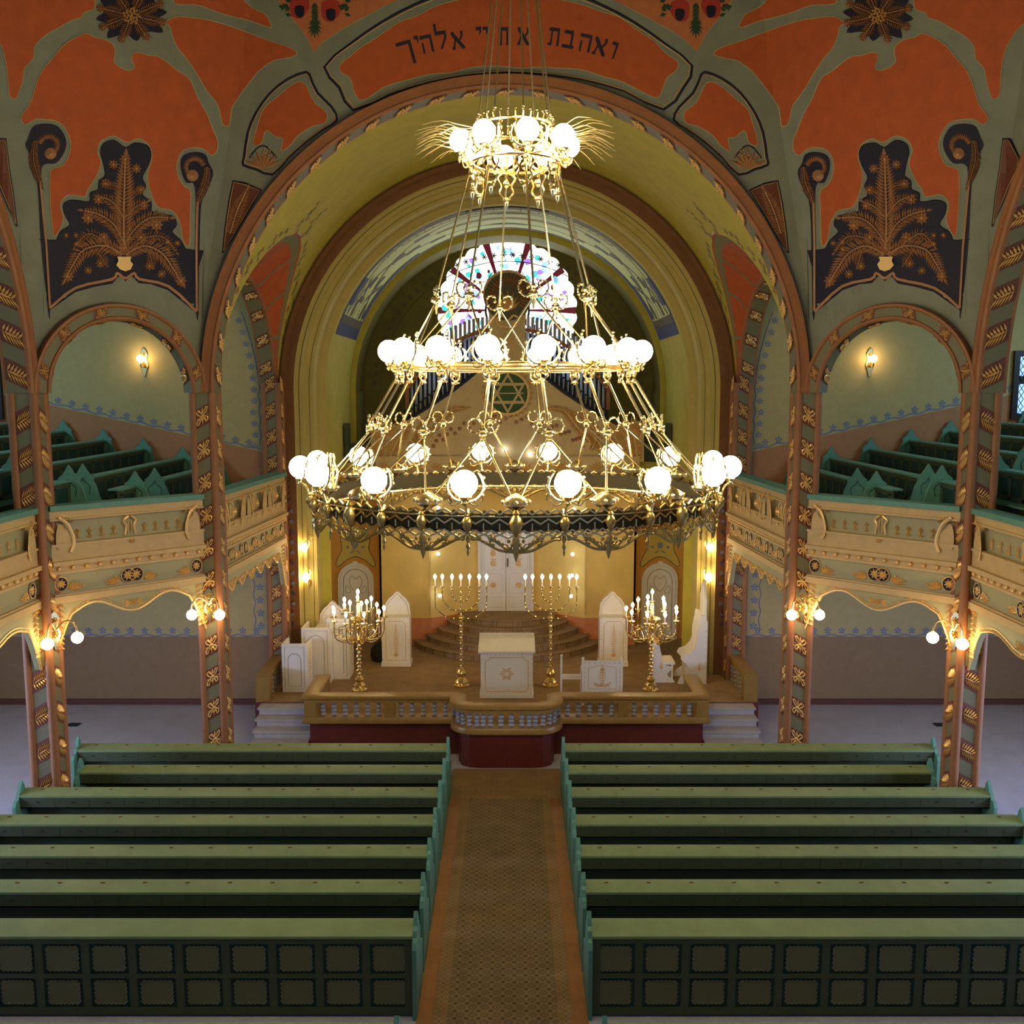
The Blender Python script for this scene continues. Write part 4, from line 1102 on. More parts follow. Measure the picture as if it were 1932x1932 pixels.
# ------------------------------------------------------------ ark wall, bay, doors and ark steps
def ark():
    root = thing('ark_wall', 'tall tan ark wall with curved gable, shell hood and gilt palm reliefs', 'ark', (0, 24.6, PZ))
    y0 = 24.4
    w = MB('ark_yellow'); pts = []
    for i in range(41):                                  # bay: flat cheeks and a shallow niche for the doors
        x = -3.25+6.5*i/40; y = y0+(.75*(1-(x/1.95)**2) if abs(x) < 1.95 else 0); pts.append((x, y))
    n = len(pts)
    w.add([(x, y, PZ) for x, y in pts]+[(x, y, 4.75) for x, y in pts], [(i, i+1, n+i+1, n+i) for i in range(n-1)])
    for s in (-1, 1): w.bx(s*3.25, s*3.2, y0, 25.6, PZ, 4.75)
    w.use('pink_stone')
    m_ = [(x, y-.025) for x, y in pts]
    w.add([(x, y, PZ) for x, y in m_]+[(x, y, 1.42) for x, y in m_]+[(x, y, 1.42) for x, y in pts], [(i, i+1, n+i+1, n+i) for i in range(n-1)]+[(n+i, n+i+1, 2*n+i+1, 2*n+i) for i in range(n-1)])
    w.build('bay_wall', root, True, 30)
    # entablature over the bay
    e = MB('ark_tan'); e.bx(-3.35, 3.35, y0-.12, 25.3, 4.75, 5.0); e.bx(-3.42, 3.42, y0-.2, 25.3, 5.0, 5.12); e.bx(-3.3, 3.3, y0-.06, 25.3, 5.12, 5.55)
    e.use('gold'); fr = frame((0, y0-.125, 0), (1,0,0), (0,0,1), (0,-1,0))
    for i in range(40): e.rose(fr, -3.2+i*.164, 4.88, .06, 0, .03, 5)
    f2 = frame((0, y0-.065, 0), (1,0,0), (0,0,1), (0,-1,0))
    for i in range(15):
        x = -3.08+i*.44
        for k in range(5): e.leaf(f2, x, 5.2, pi/2+(k-2)*.5, .24, .07, 0, .05)
    e.build('cornice', root)
    # gable silhouette
    P2 = lambda *L: [onY(a, b, y0) for a, b in L]
    left = [(700,872),(700,800),(712,794),(735,800),(752,803),(775,790),(810,768),(850,742),(885,715),(912,690),(922,660),(924,620),(922,590)]
    hood = [(958+47*cos(a), 555-46*sin(a)) for a in [pi*1.18-i*pi*1.36/20 for i in range(21)]]
    right = [(1915-a, b) for a, b in left][::-1]
    sil = P2(*(left+hood+right))
    g = MB('ark_tan'); g.extrude(sil, lambda u, v, h: V(u, y0+.1-h, v), .10)
    g.extrude([(x, z) for x, z in sil][::-1], lambda u, v, h: V(u, y0+.25-h, v), .01)
    g.build('gable', root, True, 30)
    # navy rim along the gable curve under the organ pipes
    rim = MB('pipe_dark')
    for L in (P2(*left[5:10]), P2(*[(1915-a, b) for a, b in left[5:10]])):
        rim.tube([(x, y0+.03, z+.02) for x, z in L], .055, 6)
    rim.build('dark_rim', root)
    r = MB('gold'); fg = frame((0, y0-.002, 0), (1,0,0), (0,0,1), (0,-1,0))
    def ferns(mat_, *Ls):
        r.use(mat_)
        for pts_, l in Ls:
            r.fern(fg, P2(*pts_), l, 0, .05, None)
            r.fern(fg, P2(*[(1915-a, b) for a, b in pts_]), l, 0, .05, None)
    ferns('gold', ([(735,868),(745,840),(765,810),(772,800)], .24), ([(712,870),(716,840),(722,812)], .22), ([(775,868),(782,840),(800,818)], .20),
          ([(800,835),(830,800),(850,775),(880,770)], .16), ([(800,850),(790,820),(810,790),(835,778)], .14))
    # corner acroteria: feathered horns
    for s in (-1, 1):
        for i in range(9):
            a = pi/2+s*(.9-i*.22); bx_, bz = onY(957+s*235, 828, y0)
            r.leaf(fg, bx_, bz, a, .62-.04*abs(i-3), .13, 0, .09)
    # medallion ring and scattered bubbles
    cx, cz = onY(958, 742, y0)
    for i in range(26):
        a = 2*pi*i/26; r.disc(fg, cx+.61*cos(a), cz+.61*sin(a), .05, 0, .05, 8)
    r.line([(cx+.52*cos(2*pi*i/40), cz+.52*sin(2*pi*i/40)) for i in range(40)], fg, .06, .06, True)
    r.use('copper_relief')
    for i in range(34):
        a = -1.0+i*.061; x = 2.2*sin(a*1.0); z = 5.95+.45*cos(a*1.9); r.disc(fg, x, z+.08*(i % 3), .055, 0, .05, 8)
    # hood shell ribs and gilt plume, heart on the stem
    hx, hz = onY(958, 560, y0)
    r.use('soffit_brown'); r.disc(fg, hx, hz, .58, .01, .02, 30)
    r.use('copper_relief')
    for i in range(27):
        a = -.55+i*(pi+1.1)/26; r.leaf(fg, hx+.27*cos(a), hz+.27*sin(a), a, .32, .05, .02, .07)
    r.use('gold')
    for i in range(7): r.leaf(fg, hx, hz-.35, pi/2+(i-3)*.3, .55-.05*abs(i-3), .10, .03, .10)
    r.line(smooth([(hx,hz-.6),(hx-.14,hz-.45),(hx-.28,hz-.55),(hx-.2,hz-.7),(hx,hz-.72)], 4), fg, .05, .06); r.line(smooth([(hx,hz-.6),(hx+.14,hz-.45),(hx+.28,hz-.55),(hx+.2,hz-.7),(hx,hz-.72)], 4), fg, .05, .06)
    for dz, k in ((-.92, .13), (-1.18, .17)):
        r.line(smooth([(hx, hz+dz-k), (hx-k, hz+dz+.02), (hx-k*.5, hz+dz+k*.8), (hx, hz+dz+k*.4), (hx+k*.5, hz+dz+k*.8), (hx+k, hz+dz+.02)], 4, True), fg, .03, .04, True)
    # six-pointed star in the medallion
    r.build('gilded_relief', root, False)
    md = MB('glass_green'); md.disc(fg, cx, cz, .5, .006, .006, 32); md.use('ark_tan')
    for k in (0, 1):
        T = [(cx+.46*cos(pi/2+k*pi+j*2*pi/3), cz+.46*sin(pi/2+k*pi+j*2*pi/3)) for j in range(3)]; md.line(T, fg, .11, .035, True)
    for dz in (.2, 0, -.2): md.line([(cx-.4, cz+dz), (cx+.4, cz+dz)], fg, .03, .025)
    md.build('star_medallion', root)
    # white double doors
    for s in (-1, 1):
        yD = 24.98
        d = MB('white_paint'); zz0, zz1 = 1.47, 3.86
        d.bx(s*.005-.05, s*.66-.05, yD, yD+.06, zz0, zz1)
        fd = lambda u, v, h: V(-.05+s*u, yD-h, v)
        arc_t = [(.58, zz1-.16), (.42, zz1-.08), (.33, zz1-.06), (.24, zz1-.08), (.09, zz1-.16)]
        d.line([(.09, 2.55), (.58, 2.55)]+smooth(arc_t, 3), fd, .03, .02, True)
        d.line([(.09, 1.95), (.58, 1.95), (.58, 2.42), (.45, 2.48), (.22, 2.48), (.09, 2.42)], fd, .03, .02, True)
        d.line([(.09, 1.58), (.58, 1.58), (.58, 1.86), (.09, 1.86)], fd, .03, .02, True)
        d.use('gold')
        for z in (3.45, 2.98, 2.72, 2.15): d.rose(fd, .33, z, .09, 0, .02, 8)
        for z in (3.1, 2.85): 
            for i in range(3): d.leaf(fd, .33, z-.08, pi/2+(i-1)*.7, .14, .03, 0, .02)
        leaf_o = d.build('door_leaf', root, True, 30)
        if s < 0:
            k = MB('iron'); k.box((-.05+.045, yD-.02, 2.75), (.025, .03, .22)); k.build('door_handle', leaf_o)
    fr_ = MB('white_paint')
    for s in (-1, 1): fr_.bx(-.05+s*.66, -.05+s*.72, 24.93, 25.1, 1.45, 3.95)
    fr_.bx(-.77, .67, 24.93, 25.1, 3.86, 3.95); fr_.build('door_frame', root)
    # little star lamps flanking the niche: lamp strip
    for s in (-1, 1):
        for i in range(1): 
            t_ = MB('gold_line'); t_.tube([(s*1.98, y0-.03, 1.5), (s*1.98, y0-.03, 4.7)], .012, 6); t_.build('lamp_strip', root)
ark()
for i, (a, b) in enumerate([(827,912),(827,958),(827,1044),(830,1123),(1083,960),(1080,1045),(1079,1085),(1077,1124),(952,848),(1000,856)]):
    x, z = onY(a, b, 24.35)
    lm = thing('star_lamp', f'tiny white lamp on the ark wall, {["top left of the niche","second down on the left","third down on the left","lowest on the left","top right of the niche","second down on the right","third down on the right","lowest on the right","above the cornice, left of the pair","above the cornice, right of the pair"][i]}', 'lamp', (x, 24.35, z), 'small star lamps on the ark wall')
    m = MB('led_glass'); m.ball((x, 24.30, z), .042, 8, 6); m.build('bulb', lm)
    m = MB('brass'); m.lathe([(.03, 0), (.03, .06)], (x, 24.36, z), 8, (V(1,0,0), V(0,0,1), V(0,-1,0))); m.build('lamp_socket', lm)

stp = MB('carpet_fine')
for i in range(5):
    R_ = 2.5-i*.30; z0 = PZ+i*.15
    n = 36; vs = [(R_*cos(pi*j/n), 25.0-(R_-.05)*sin(pi*j/n)*.90, z0+.15) for j in range(n+1)]
    lo = [(x, y, z0-.0) for x, y, z in vs]
    stp.add(vs, [tuple(range(n+1))]); stp.add(vs+lo, [(j, j+1, n+1+j+1, n+1+j) for j in range(n)])
    stp.tube([(x, y, z-.02) for x, y, z in vs], .022, 5)
tag(stp.build('ark_steps', None, True, 40), 'half-round brown carpeted steps climbing to the white ark doors', 'stairs')

# back wall with white arched doors, jamb trail of painted flowers
for s in (-1, 1):
    q = SIDE[s]; xw0, xw1 = 3.2, 4.78; yb = 25.0; DX = 3.95
    w = MB('ochre'); w.bx(s*xw0, s*xw1, yb, yb+.2, PZ, 5.35)
    fr = lambda u, v, h: V(s*u, yb-h, v)
    w.use('olive'); w.bx(s*4.78, s*4.95, YA0-.05, yb+.2, PZ, 5.35); w.bx(s*4.15, s*4.95, YA0-.05, YA0, PZ, 5.2)
    w.use('white_paint'); w.extrude([(22.95,PZ),(22.95,2.4),(23.1,2.75),(23.3,2.9),(23.5,2.75),(23.65,2.4),(23.65,PZ)], lambda u, v, h: V(s*(4.78-h), u, v), .05)
    pan = smooth([(3.57,3.4),(3.68,3.60),(3.95,3.66),(4.22,3.60),(4.33,3.4),(4.30,3.1),(4.42,2.85),(4.46,2.66),(4.36,2.66),(4.2,2.80),(3.95,2.90),(3.70,2.80),(3.54,2.66),(3.44,2.66),(3.48,2.85),(3.60,3.1)], 4, True)
    w.use('ochre_pale'); w.flat(pan, fr, .004, .2); w.use('soffit_brown'); w.line(pan, fr, .02, .01, True)
    w.use('blue_paint'); w.rose(fr, DX, 3.2, .10, .004, .01)
    for g_ in (-1, 1): w.rose(fr, DX+g_*.2, 3.15, .05, .004, .01, 6); w.leaf(fr, DX, 3.08, -pi/2+g_*1.0, .2, .04, .005, .01)
    struct(w.build('wall_back_'+q))
    d = MB('white_paint')
    def arch(r_, zt, z0): return [(DX-r_, z0)]+[(DX-r_*cos(pi*i/16), zt+r_*sin(pi*i/16)) for i in range(17)]+[(DX+r_, z0)]
    d.extrude(arch(.47, 2.28, PZ), fr, .05)
    for r_ in (.45, .39): d.line(arch(r_, 2.28, PZ), fr, .03, .075)
    d.use('warm_grey'); d.line(arch(.32, 2.26, PZ+.1), fr, .02, .062, True)
    d.line(smooth([(DX,2.0),(DX-.16,2.2),(DX-.11,2.40),(DX,2.32),(DX+.11,2.4),(DX+.16,2.2)], 4, True), fr, .015, .064, True)
    for g_ in (-1, 1): d.line(smooth([(DX+g_*.12,1.98),(DX+g_*.26,1.98),(DX+g_*.24,2.16)], 3, True), fr, .014, .064, True)
    d.use('white_paint'); d.bx(s*(DX-.06), s*(DX+.06), yb-.09, yb-.05, 2.72, 2.80)
    o = struct(d.build('door_'+('1' if s < 0 else '2'), None, True, 30))
    # painted flower pilaster on the brown pier face
    j = MB('soffit_blue'); fj = frame((0, YE-.03, 0), (1,0,0), (0,0,1), (0,-1,0)); X = s*4.92
    j.use('ring_brown')
    random.seed(5)
    for i in range(24):
        z = 1.9+i*.118
        j.use('blue_paint' if i % 3 else 'soffit_blue'); j.rose(fj, X+s*(.07 if i % 2 else -.07)*(1 if i > 3 else .4), z, .055, 0, .004, 7)
        j.use('paint_green'); j.leaf(fj, X, z, pi/2+(.7 if i % 2 else -.7), .12, .03, 0, .004)
        if i % 5 == 2: j.use('burgundy'); j.disc(fj, X, z+.05, .06, .004, .006, 8)
    for i in range(7): j.use('paint_green'); j.leaf(fj, X, 4.7+i*.07, pi/2+(.5 if i % 2 else -.5), .14, .03, 0, .004)
    struct(j.build('trim_'+('3' if s < 0 else '4')))
    # organ loft floor and dark recess walls behind
    l = MB('olive'); l.bx(s*3.2, s*4.2, 24.9, YW, 5.2, 5.35)
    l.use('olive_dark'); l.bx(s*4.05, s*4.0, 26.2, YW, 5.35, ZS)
    struct(l.build('floor', None, False))
    b = MB('pew_dark'); b.bx(s*3.55, s*4.15, 25.3, 25.9, 5.35, 5.8); b.bx(s*4.05, s*4.17, 24.95, 25.2, 5.35, 6.35)
    tag(b.build('loft_bench', None), f'dark green box bench in the organ loft at the {q} of the gable', 'bench')

# ------------------------------------------------------------ organ
def organ():
    root = thing('organ', 'pipe organ with silvery pipes in two drooping wings behind the gable', 'organ', (0, 25.3, 5.35))
    yo = 24.85
    pal = {}
    for s in (-1, 1):
        N = 19
        for i in range(N):
            px = 926-i*8.4; t = i/(N-1)
            top = 598+ (t**1.5)*80-8*sin(t*pi); bot = 655+ 20*min(1, t*3)+ (t**1.1)*110
            x, zt = onY(px, top, yo); _, zb = onY(px, bot+12, yo)
            x = x+.02
            m = MB('pipe_silver'); r_ = .042
            m.lathe([(.012, zb-.3), (.018, zb), (r_, zb+.28), (r_, zt-.02), (r_-.008, zt)], (s*abs(x), yo, 0), 8)
            m.use('pipe_dark'); m.box((s*abs(x), yo-r_, zb+.34), (.05, .012, .05))
            m.build('organ_pipe', root)
        c = MB('brown')
        L = []
        for i in range(12):
            t = i/11; px = 926-t*155; x, z = onY(px, 622+ (t**1.5)*70+40*t**3, yo-.07); L.append((s*abs(x), yo-.06, z))
        c.tube(L, .045, 6); 
        x, z = onY(768, 690, yo); c.bx(s*abs(x)-.05, s*abs(x)+.05, yo-.08, yo-.02, z-1.1, z+.1)
        c.use('gold')
        for p_ in L: c.ball((p_[0], p_[1]-.04, p_[2]+.03), .03, 6, 4)
        c.build('pipe_rail', root)
        k = MB('pipe_dark')
        P0 = [onY(a, b, yo+.12) for a, b in ((926,625),(880,640),(830,668),(790,705),(768,720),(768,790),(800,790),(926,720))]
        k.extrude([(x, z) for x, z in P0], lambda u, v, h: V(s*-u, yo+.2-h, v), .04); k.build('organ_case', root)
organ()
# ------------------------------------------------------------ great chandelier
def polar(cx, cy, r, a, z): return V(cx+r*sin(a), cy-r*cos(a), z)     # a=0 faces the camera side
def chandelier():
    cx, cy = .142, YC
    root = thing('chandelier', 'huge three-tier brass chandelier with forty glowing globes hung on long rods', 'chandelier', (cx, cy, 5.8))
    Pp = lambda r, deg, z: polar(cx, cy, r, radians(deg), z)
    def radial(deg):
        a = radians(deg); er = V(sin(a), -cos(a), 0); et = V(cos(a), sin(a), 0); return er, et
    A8 = [12+45*i for i in range(8)]; A16 = [11.25+22.5*i for i in range(16)]; B16 = [22.5*i for i in range(16)]
    def rod(p, q_, r=.009, name='rod', m='brass'):
        o = MB(m); o.tube([p, q_], r, 6)
        if (q_-p).length > .5:
            for t in (.03, .97): o.ball(p.lerp(q_, t), r*1.8, 6, 4)
        o.build(name, root)
    # top hub and rods
    h = MB('brass'); h.lathe([(.001, 12.3), (.05, 12.35), (.06, 12.5), (.03, 12.7), (.03, 19.0)], (cx, cy, 0), 10); h.build('hanging_stem', root)
    for a in A8: rod(Pp(.04, a, 12.35), Pp(.36, a, 9.72), .008)
    # top crown
    c = MB('brass'); z = 9.62
    for zz, r_ in ((9.70, .36), (9.52, .33), (9.36, .42)):
        c.tube([Pp(r_, d, zz) for d in range(0, 360, 12)], .014, 6, True)
    for i in range(32):
        er, et = radial(i*11.25); p = Pp(.36, i*11.25, 9.70)
        c.tube([p, p+V(0,0,.05)+er*.02, p+V(0,0,.08)-er*.01], .007, 4); c.ball(p+V(0,0,.08), .013, 5, 4)
    for a in A8:
        er, et = radial(a)
        for s in (-1, 1):
            q_ = Pp(.34, a+s*11, 9.68)
            c.tube(smooth([q_, q_+er*.08+V(0,0,-.05)+et*s*.03, q_+er*.05-V(0,0,.17), q_+er*.02-V(0,0,.27), q_+er*.07-V(0,0,.3)], 3), .013, 5)
    c.build('top_crown', root)
    for k, a in enumerate(A8):      # lyre drops under the crown
        er, et = radial(a); o = MB('brass'); b = Pp(.42, a, 9.36)
        lp = [b, b+et*.09-V(0,0,.05), b+et*.05-V(0,0,.13), b+et*.07-V(0,0,.20), b-V(0,0,.26), b-et*.07-V(0,0,.20), b-et*.05-V(0,0,.13), b-et*.09-V(0,0,.05)]
        o.tube(smooth(lp, 3, True), .011, 5, True); o.ball(b-V(0,0,.27), .035, 7, 5); o.ball(b-V(0,0,.11), .04, 7, 5); o.lathe([(.001,-.36),(.014,-.33),(.02,-.28)], b, 6)
        for s in (-1, 1): o.ball(b+et*.03*s-V(0,0,.25), .02, 6, 4)
        o.build('lyre_drop', root)
    for k in range(14):              # wiry ears of leaves left and right
        o = MB('brass_pale'); a = (54+k*12) if k < 7 else (234+(k-7)*12)
        er, et = radial(a); b = Pp(.45, a, 9.60+.02*(k % 3))
        for j in range(3):
            dz = .05*j+.01*(k % 3); x_ = et*.05*(j-1); o.tube(smooth([b, b+er*.18+V(0,0,.03-dz)+x_, b+er*.32+V(0,0,.05-dz)+x_*2, b+er*.50+V(0,0,.0-dz*1.5)+x_*3], 3), [.0032]*9+[.0012], 4)
        o.build('wire_spray', root)
    def globe(p, r=.108, par=None):
        o = MB('globe_glass'); o.ball(p, r, 18, 12); return o.build('globe', par, True, 80)
    def holder(p, inner, r=.108, kind=0):   # arm from ring with fronds hugging the globe
        o = MB('brass'); d = (p-inner); d.z = 0; er = d.normalized(); et = V(-er.y, er.x, 0)
        b = p-V(0,0,r+.01)
        o.lathe([(.012,-.06),(.03,-.04),(.022,-.02),(.045,0),(.05,.012)], b, 9)
        o.tube(smooth([inner, inner+er*.05-V(0,0,.05), b-er*.05-V(0,0,.07), b-V(0,0,.04)], 4), .012, 5)
        for s in (-1, 1):
            L = [b+V(0,0,-.03), b+et*s*.09-V(0,0,.01)-er*.02, b+et*s*.15+V(0,0,.07)-er*.04, b+et*s*.13+V(0,0,.16)-er*.06, b+et*s*.09+V(0,0,.2)-er*.08]
            L = smooth(L, 4); o.tube(L, [.011]*(len(L)-3)+[.009,.006,.003], 5)
            for j in range(3, len(L)-2, 3):
                o.ball(L[j]+et*s*.014, .014, 5, 4)
            o.tube(smooth([b+et*s*.03-V(0,0,.03), b+et*s*.10-V(0,0,.06), b+et*s*.14-V(0,0,.01)], 3), .007, 4)
        return o
    for a in A8:
        p = Pp(.53, a+0, 9.545); o = holder(p, Pp(.36, a, 9.5)); globe(p, par=o.build('globe_holder', root))
    # rods to upper knots, knots, crossing rods to middle ring
    for a in A8: rod(Pp(.42, a, 9.36), Pp(.78, a, 8.10), .011)
    def knot(b, er, et, k=1.0, name='knot'):
        o = MB('brass'); o.ball(b, .038*k, 8, 6); o.ball(b+er*.03, .024*k, 7, 5)
        for s in (-1, 1):
            L = [b, b+et*s*.07*k-V(0,0,.02*k), b+et*s*.12*k+V(0,0,.04*k), b+et*s*.10*k+V(0,0,.10*k), b+et*s*.04*k+V(0,0,.09*k), b+et*s*.05*k+V(0,0,.04*k)]
            L = smooth(L, 3); o.tube(L, .008*k, 4)
            for j in range(2, len(L)-1, 3): o.ball(L[j], .015*k, 5, 4)
        o.tube([b-V(0,0,.03*k), b-V(0,0,.12*k)], [.02*k, .006*k], 5); o.ball(b+V(0,0,.06*k), .02*k, 6, 4)
        o.build(name, root)
    for a in A8:
        er, et = radial(a); knot(Pp(.78, a, 8.06), er, et, 1.15, 'upper_knot')
    for i, a in enumerate(A8):
        for d in (-29, 27): rod(Pp(.78, a, 8.04), Pp(1.16, round((a+d-11.25)/22.5)*22.5+11.25, 7.44), .010)
    m = MB('brass')
    for zz, r_, w in ((7.425, 1.163, .022), (7.395, 1.15, .010)): m.tube([Pp(r_, d, zz) for d in range(0, 360, 5)], w, 8, True)
    m.build('middle_ring', root)
    for a in A16:
        er, et = radial(a); p = Pp(1.238, a, 7.555+.01)
        o = holder(p, Pp(1.16, a, 7.44)); 
        for j in range(6):                 # curl of beads inside each globe
            o.tube([p-er*(.14)+et*.02*sin(j)+V(0,0,.03*j-.02), p-er*(.15)+et*.02*sin(j+1)+V(0,0,.03*j+.01)], .01, 4); o.ball(p-er*.15+et*.02*sin(j+1)+V(0,0,.03*j+.01), .014, 5, 4)
        globe(p, par=o.build('globe_holder', root))
        d = MB('brass'); b = Pp(1.17, a, 7.38)
        for s in (-1, 1):
            d.tube(smooth([b+et*s*.05, b+et*s*.055-V(0,0,.05), b+et*s*.01-V(0,0,.10), b+et*s*.05-V(0,0,.11)], 3), .010, 5)
            d.ball(b+et*s*.04-V(0,0,.04), .02, 6, 4)
        d.ball(b-V(0,0,.10), .026, 7, 5); d.ball(b-V(0,0,.02), .028, 7, 5); d.build('ring_drop', root)
        rod(Pp(1.19, a, 7.28), Pp(1.43, a, 6.88), .014)
        # lower knots: ring wreaths
        kb = Pp(1.44, a, 6.82); o = MB('brass'); o.ball(kb, .036, 9, 6); o.lathe([(.03,.02),(.036,.035),(.03,.05)], kb, 8)
        for s in (-1, 1):
            L = [kb+et*s*(.07+.062*cos(q_))+V(0,0,.075+.062*sin(q_)) for q_ in [2*pi*j/14 for j in range(14)]]
            o.tube(L, .006, 4, True)
            for j in range(0, 14, 2): o.ball(L[j], .012, 5, 4)
        o.build('wreath_knot', root)
        for d in (-11.25, 11.25): rod(Pp(1.44, a, 6.80), Pp(1.93, a+d, 6.26), .009)
    # bottom ring: serrated bronze band
    band = MB('bronze'); n = 288; R_ = 1.97
    vs = []
    for i in range(n):
        a = 360*i/n; t = (i % 3)/3; zt = 6.215+.022*(1 if i % 3 == 0 else -.5); zb = 6.065-.02*(1 if (i+1) % 3 == 0 else -.5)
        vs += [Pp(R_, a, zt), Pp(R_, a, zb)]
    band.add(vs, [(2*i, 2*i+1, (2*i+3) % (2*n), (2*i+2) % (2*n)) for i in range(n)])
    vs = [p+(p-V(cx, cy, p.z)).normalized()*-.03 for p in vs]; band.add(vs, [(2*i, 2*i+1, (2*i+3) % (2*n), (2*i+2) % (2*n)) for i in range(n)])
    band.build('band', root, False)
    lat = MB('brass')
    for zz, ph, am in ((6.225, 0, .018), (6.15, .5, .02), (6.06, 0, .018), (6.03, .5, .014)):
        K = 192; lat.tube([Pp(R_+.022, 360*i/K, zz+am*(1 if (i+int(ph*2)) % 2 else -1)) for i in range(K)], .011, 4, True, False)
    for i in range(96): lat.tube([Pp(R_+.024, 360*i/96, 6.135), Pp(R_+.024, 360*i/96, 6.08)], .007, 4)
    lat.tube([Pp(R_+.03, 360*i/120, 6.19) for i in range(120)], .007, 4, True)
    lat.tube([Pp(R_-.12, 360*i/90, 6.06) for i in range(90)], .015, 5, True)
    lat.build('zigzag_lattice', root)
    for i in range(32):
        a = 11.25*i; o = MB('brass_dark'); b = Pp(R_+.045, a, 6.14); k = 1.25 if i % 4 == 0 else .95
        o.lathe([(.004,-.09*k),(.022*k,-.07*k),(.042*k,-.03*k),(.045*k,.0),(.036*k,.03*k),(.02*k,.05*k),(.026*k,.065*k),(.01*k,.085*k)], b, 9); o.build('urn_boss', root)
    for i, a in enumerate(B16):
        er, et = radial(a); b = Pp(R_+.02, a, 6.03); o = MB('brass_dark')
        big = 1.0
        for s in (-1, 1):
            for j, (w, dz) in enumerate(((.37, .0), (.22, -.02))):
                e = Pp(R_+.02, a+s*w*28.6, 6.02-.03+(.04-.01*j) ); 
                L = smooth([b-V(0,0,.13-.01*j), b+et*s*w*.35-V(0,0,.115-.012*j), e*.6+(b+et*s*w*.5-V(0,0,.08))*.4, e+V(0,0,-.03)], 3)
                o.tube(L, [.013]*(len(L)-2)+[.018,.006], 5)
                for jj in range(2, len(L)-1, 2):
                    o.ball(L[jj]+V(0,0,.016), .017, 5, 4); o.tube([L[jj], L[jj]+et*s*.03+V(0,0,.05), L[jj]+et*s*.055+V(0,0,.045)], [.010,.008,.003], 4)
        o.lathe([(.002,-.21),(.016,-.17),(.03,-.12),(.022,-.08),(.034,-.04),(.02,0)], b, 8)
        for j in range(5): o.ball(b+et*(j-2)*.03-V(0,0,.10-.03*abs(j-2)), .018, 5, 4)
        o.build('pendant_swag', root)
        # shell cup where the rods meet the ring
        o = MB('brass'); c0 = Pp(1.90, a, 6.27)
        o.lathe([(.02,-.05),(.05,-.03),(.10,0),(.11,.03),(.085,.06),(.04,.085),(.012,.1)], c0, 12)
        for j in range(8):
            q_ = 2*pi*j/8; o.ball(c0+V(.105*cos(q_), .105*sin(q_), .03), .020, 5, 4)
        o.build('shell_cup', root)
    for a in A16:
        p = Pp(2.10, a, 6.464); o = holder(p, Pp(1.97, a, 6.24)); er, et = radial(a)
        for s in (-1, 1): o.tube(smooth([p-er*.16-V(0,0,.13)+et*s*.02, p-er*.17+et*s*.05, p-er*.16+et*s*.03+V(0,0,.08), p-er*.16+V(0,0,.05)], 3), .010, 5)
        globe(p, par=o.build('globe_holder', root))
        b = Pp(R_+.02, a, 6.03); o = MB('brass_dark'); o.lathe([(.002,-.17),(.012,-.14),(.006,-.12),(.02,-.09),(.008,-.06),(.02,-.03),(.01,0)], b, 7); o.build('finial_drop', root)
chandelier()

# ------------------------------------------------------------ menorahs and candelabra on the platform
def candle_parts(root, p, h=.17, cup=.05):
    o = MB('brass'); o.lathe([(.006,-.07),(.028,-.05),(.012,-.03),(.02,-.015),(cup,0),(cup,.012),(.012,.014)], p, 10); c = MB('candle'); c.lathe([(.014,.01),(.014,h),(.004,h+.005)], p, 8); root = c.build('candle', root); o.build('drip_cup', root)
    b = MB('bulb_glass'); b.lathe([(.012,h),(.030,h+.035),(.034,h+.06),(.022,h+.09),(.002,h+.115)], p, 8); b.build('bulb', root, True, 80)
def beaded(z0, z1, r, step):
    out = []; n = max(1, int((z1-z0)/step))
    for i in range(n):
        z = z0+(z1-z0)*i/n; d = (z1-z0)/n; k = 1+.5*(i % 2)
        out += [(r*.55, z), (r*k, z+d*.3), (r*k, z+d*.6), (r*.55, z+d*.95)]
    return out
def menorah(x, y, label):
    root = thing('menorah', label, 'menorah', (x, y, PZ), 'seven-branched menorahs')
    s = MB('brass'); zc = PZ+1.52
    s.lathe([(.17,PZ),(.18,PZ+.03),(.13,PZ+.05),(.15,PZ+.10),(.10,PZ+.16),(.06,PZ+.19),(.09,PZ+.24),(.115,PZ+.30),(.09,PZ+.36),(.05,PZ+.40)]+beaded(PZ+.42, PZ+1.5, .032, .06)+[(.07,zc-.02),(.09,zc+.02),(.04,zc+.06)]+beaded(zc+.07, PZ+2.18, .020, .05), (x, y, 0), 10)
    s.build('stem', root)
    zt = PZ+2.22
    for w, zb in ((.56, zc), (.40, zc+.18), (.19, zc+.37)):
        for sg in (-1, 1):
            L = smooth([(x, y, zb), (x+sg*w*.5, y, zb+.015), (x+sg*w*.93, y, zb+.20), (x+sg*w*1.0, y, zb+.34), (x+sg*w, y, zt-.06)] if w > .2 else [(x, y, zb), (x+sg*w*.6, y, zb+.03), (x+sg*w, y, zb+.17), (x+sg*w, y, zt-.06)], 5)
            o = MB('brass'); o.tube(L, .013, 6)
            for j in range(3, len(L), 3): o.ball(L[j], .022, 6, 4)
            o.build('branch', root)
    for u in (-.56, -.40, -.19, 0, .19, .40, .56): candle_parts(root, V(x+u, y, zt))
xl, _ = onY(870, 1200, 20.9); xr, _ = onY(1039, 1200, 20.9)
menorah(xl, 20.9, 'tall brass seven-branched menorah left of the white bimah table')
menorah(xr, 20.9, 'tall brass seven-branched menorah right of the white bimah table')
